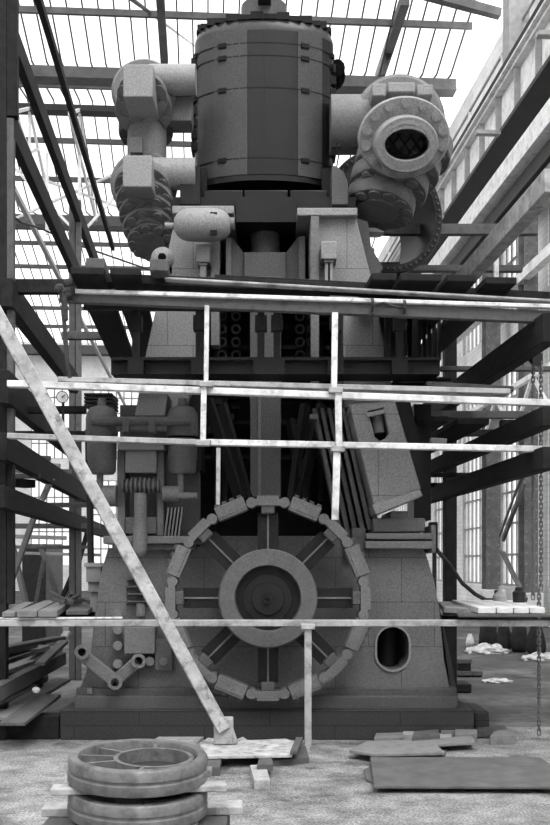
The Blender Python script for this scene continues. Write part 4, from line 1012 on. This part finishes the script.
for (x, y, lab, ln) in ((533, 8.9, 'dark hoist chain hanging at the right edge, left strand', 405), (541, 8.95, 'dark hoist chain hanging at the right edge, right strand reaching near the floor', 330)):
    mb = MB(); d = 9.3; z0, z1 = (Z(602, d), Z(330, d)) if x == 533 else (.02, Z(330, d)); z = z1; i = 0
    while z > z0 + .03:
        c = V((X(x if x == 533 else x - (0 if z > 1.4 else 2), d), d, z)); e = .014
        if i % 2: pts = [c + V((e, 0, .03)), c + V((e, 0, -.03)), c + V((-e, 0, -.03)), c + V((-e, 0, .03))]
        else: pts = [c + V((0, e, .03)), c + V((0, e, -.03)), c + V((0, -e, -.03)), c + V((0, -e, .03))]
        for a, b_ in zip(pts, pts[1:] + pts[:1]): mb.cyl(a, b_, .0065, n=5)
        z -= .042; i += 1
    tag(mb.build('hoist_chain', M['chain'], smooth=60), lab, 'chain')
hb = thing('chain_hoist', 'small dark chain hoist block hanging above the chains at the right edge', 'hoist', P(537, 350, 9.3))
MB().lathe(P(537, 357, 9.25), (0, 1, 0), [(0, 0), (.055, 0), (.06, .02), (.06, .08), (.055, .1), (0, .1)], 20).build('sheave', M['steel_d'], hb)
pb = MB(); pbox(pb, 533, 541, 343, 366, 9.22, .015); pbox(pb, 533, 541, 343, 366, 9.37, .015); pb.build('cheek_plate', M['steel_d'], hb)
MB().path([P(537, 343, 9.3), P(538.5, 338, 9.3), P(537, 333, 9.3), P(535, 337, 9.3)], .012).build('hook', M['steel_d'], hb)
sw = thing('switch_box', 'black switch box on the post right of the engine column foot', 'box', P(434, 552, 9.75))
b = MB(); pbox(b, 430, 438, 522, 549, 9.75, .12); b.build('case', M['black'], sw, bevel=.008)
b = MB(); pbox(b, 431.5, 436, 536, 545, 9.74, .02); b.build('cover', M['steel_d'], sw)
b = MB(); pbox(b, 433, 436.5, 549, 700, 9.8, .05); b.build('mast', M['steel_d'], sw)
tag(MB().path([P(436, 549, 9.8), P(450, 565, 10.2), P(462, 583, 10.6), P(475, 594, 11), P(486, 600, 11.0), P(497, 600, 11.0), P(496, 590, 11)], .022).build('cable', M['rope']), 'black cable drooping from the switch box to the right platform', 'cable')
# oddments on the right platform
zq = zp + .055
def onplat(px, d): return V((X(px, d), d, zp + .08))
p = onplat(500, 10.3); tag(MB().lathe(p, (0, 0, 1), [(0, 0), (.07, 0), (.075, .05), (.055, .07), (.025, .10), (.02, .15), (0, .155)], 20).build('oil_can', M['steel_m']), 'small grey can with a conical top on the right platform', 'can')
p = onplat(519, 9.9); tag(MB().lathe(p, (0, 0, 1), [(0, 0), (.06, 0), (.065, .1), (.04, .12), (.04, .15), (0, .15)], 18).build('oil_can', M['steel_d']), 'dark round tin on the right platform beside the chains', 'can')

GROUPS = {'deck_plank': 'deck planks of the scaffold', 'platform_plank': 'planks lying on the bottom rail', 'stacked_plank': 'planks of the timber pile at lower left',
 'timber_sleeper': 'sleepers and bearers at lower left', 'wood_offcut': 'row of scrap wood against the plinth', 'timber_batten': 'battens on the floor', 'wooden_crate': 'crates beside the engine bed',
 'sack': 'sacks under the right platform', 'pulley_wheel': 'stacked iron wheels', 'wedge_board': 'boards under the stacked wheels', 'longitudinal_beam': 'beams along the right wall', 'steel_column': 'steel columns of the right wall',
 'steel_brace': 'braces between the steel columns', 'hoist_chain': 'hanging hoist chains', 'hoarding_panel': 'hoarding panels behind the left staging', 'rubble_heap': 'rubble heaps on the dark floor', 'wooden_block': 'wooden blocks on the floor',
 'timber_block': 'small blocks on the scaffold', 'metal_sheet': 'metal sheets on the floor', 'broken_board': 'broken boards on the floor', 'oil_can': 'cans on the right platform', 'rope_lashing': 'lashings on the top pole'}
for o in list(COL.objects):
    g_ = GROUPS.get(o.name.split('.')[0])
    if g_ and o.parent is None: o['group'] = g_

# ================================================================== CAMERA, SKY, LIGHT
cam = bpy.data.cameras.new('camera'); co = bpy.data.objects.new('camera', cam); COL.objects.link(co)
co.location = (0, 0, EYE); co.rotation_euler = (math.radians(90), 0, 0)
cam.sensor_fit = 'AUTO'; cam.sensor_width = 36; cam.lens = 36 * F / 825
cam.shift_x = 0; cam.shift_y = (HY - 412.5) / 825
cam.clip_end = 500
S.camera = co
w = bpy.data.worlds.new('overcast_sky'); S.world = w; w.use_nodes = True
w.node_tree.nodes['Background'].inputs[0].default_value = (1, 1, 1, 1)
w.node_tree.nodes['Background'].inputs[1].default_value = 3.3
sd = bpy.data.lights.new('hazy_sun', 'SUN'); sd.energy = 3.0; sd.angle = math.radians(30)
so = bpy.data.objects.new('hazy_sun', sd); COL.objects.link(so)
so.rotation_euler = V((-.35, .62, -1.0)).to_track_quat('-Z', 'Y').to_euler()
so.location = (6, -10, 30)
S.view_settings.view_transform = 'Standard'; S.view_settings.look = 'None'
S.view_settings.exposure = 0.0; S.view_settings.gamma = 1.0; S.view_settings.use_curve_mapping = False
S.cycles.max_bounces = 8; S.cycles.transparent_max_bounces = 16
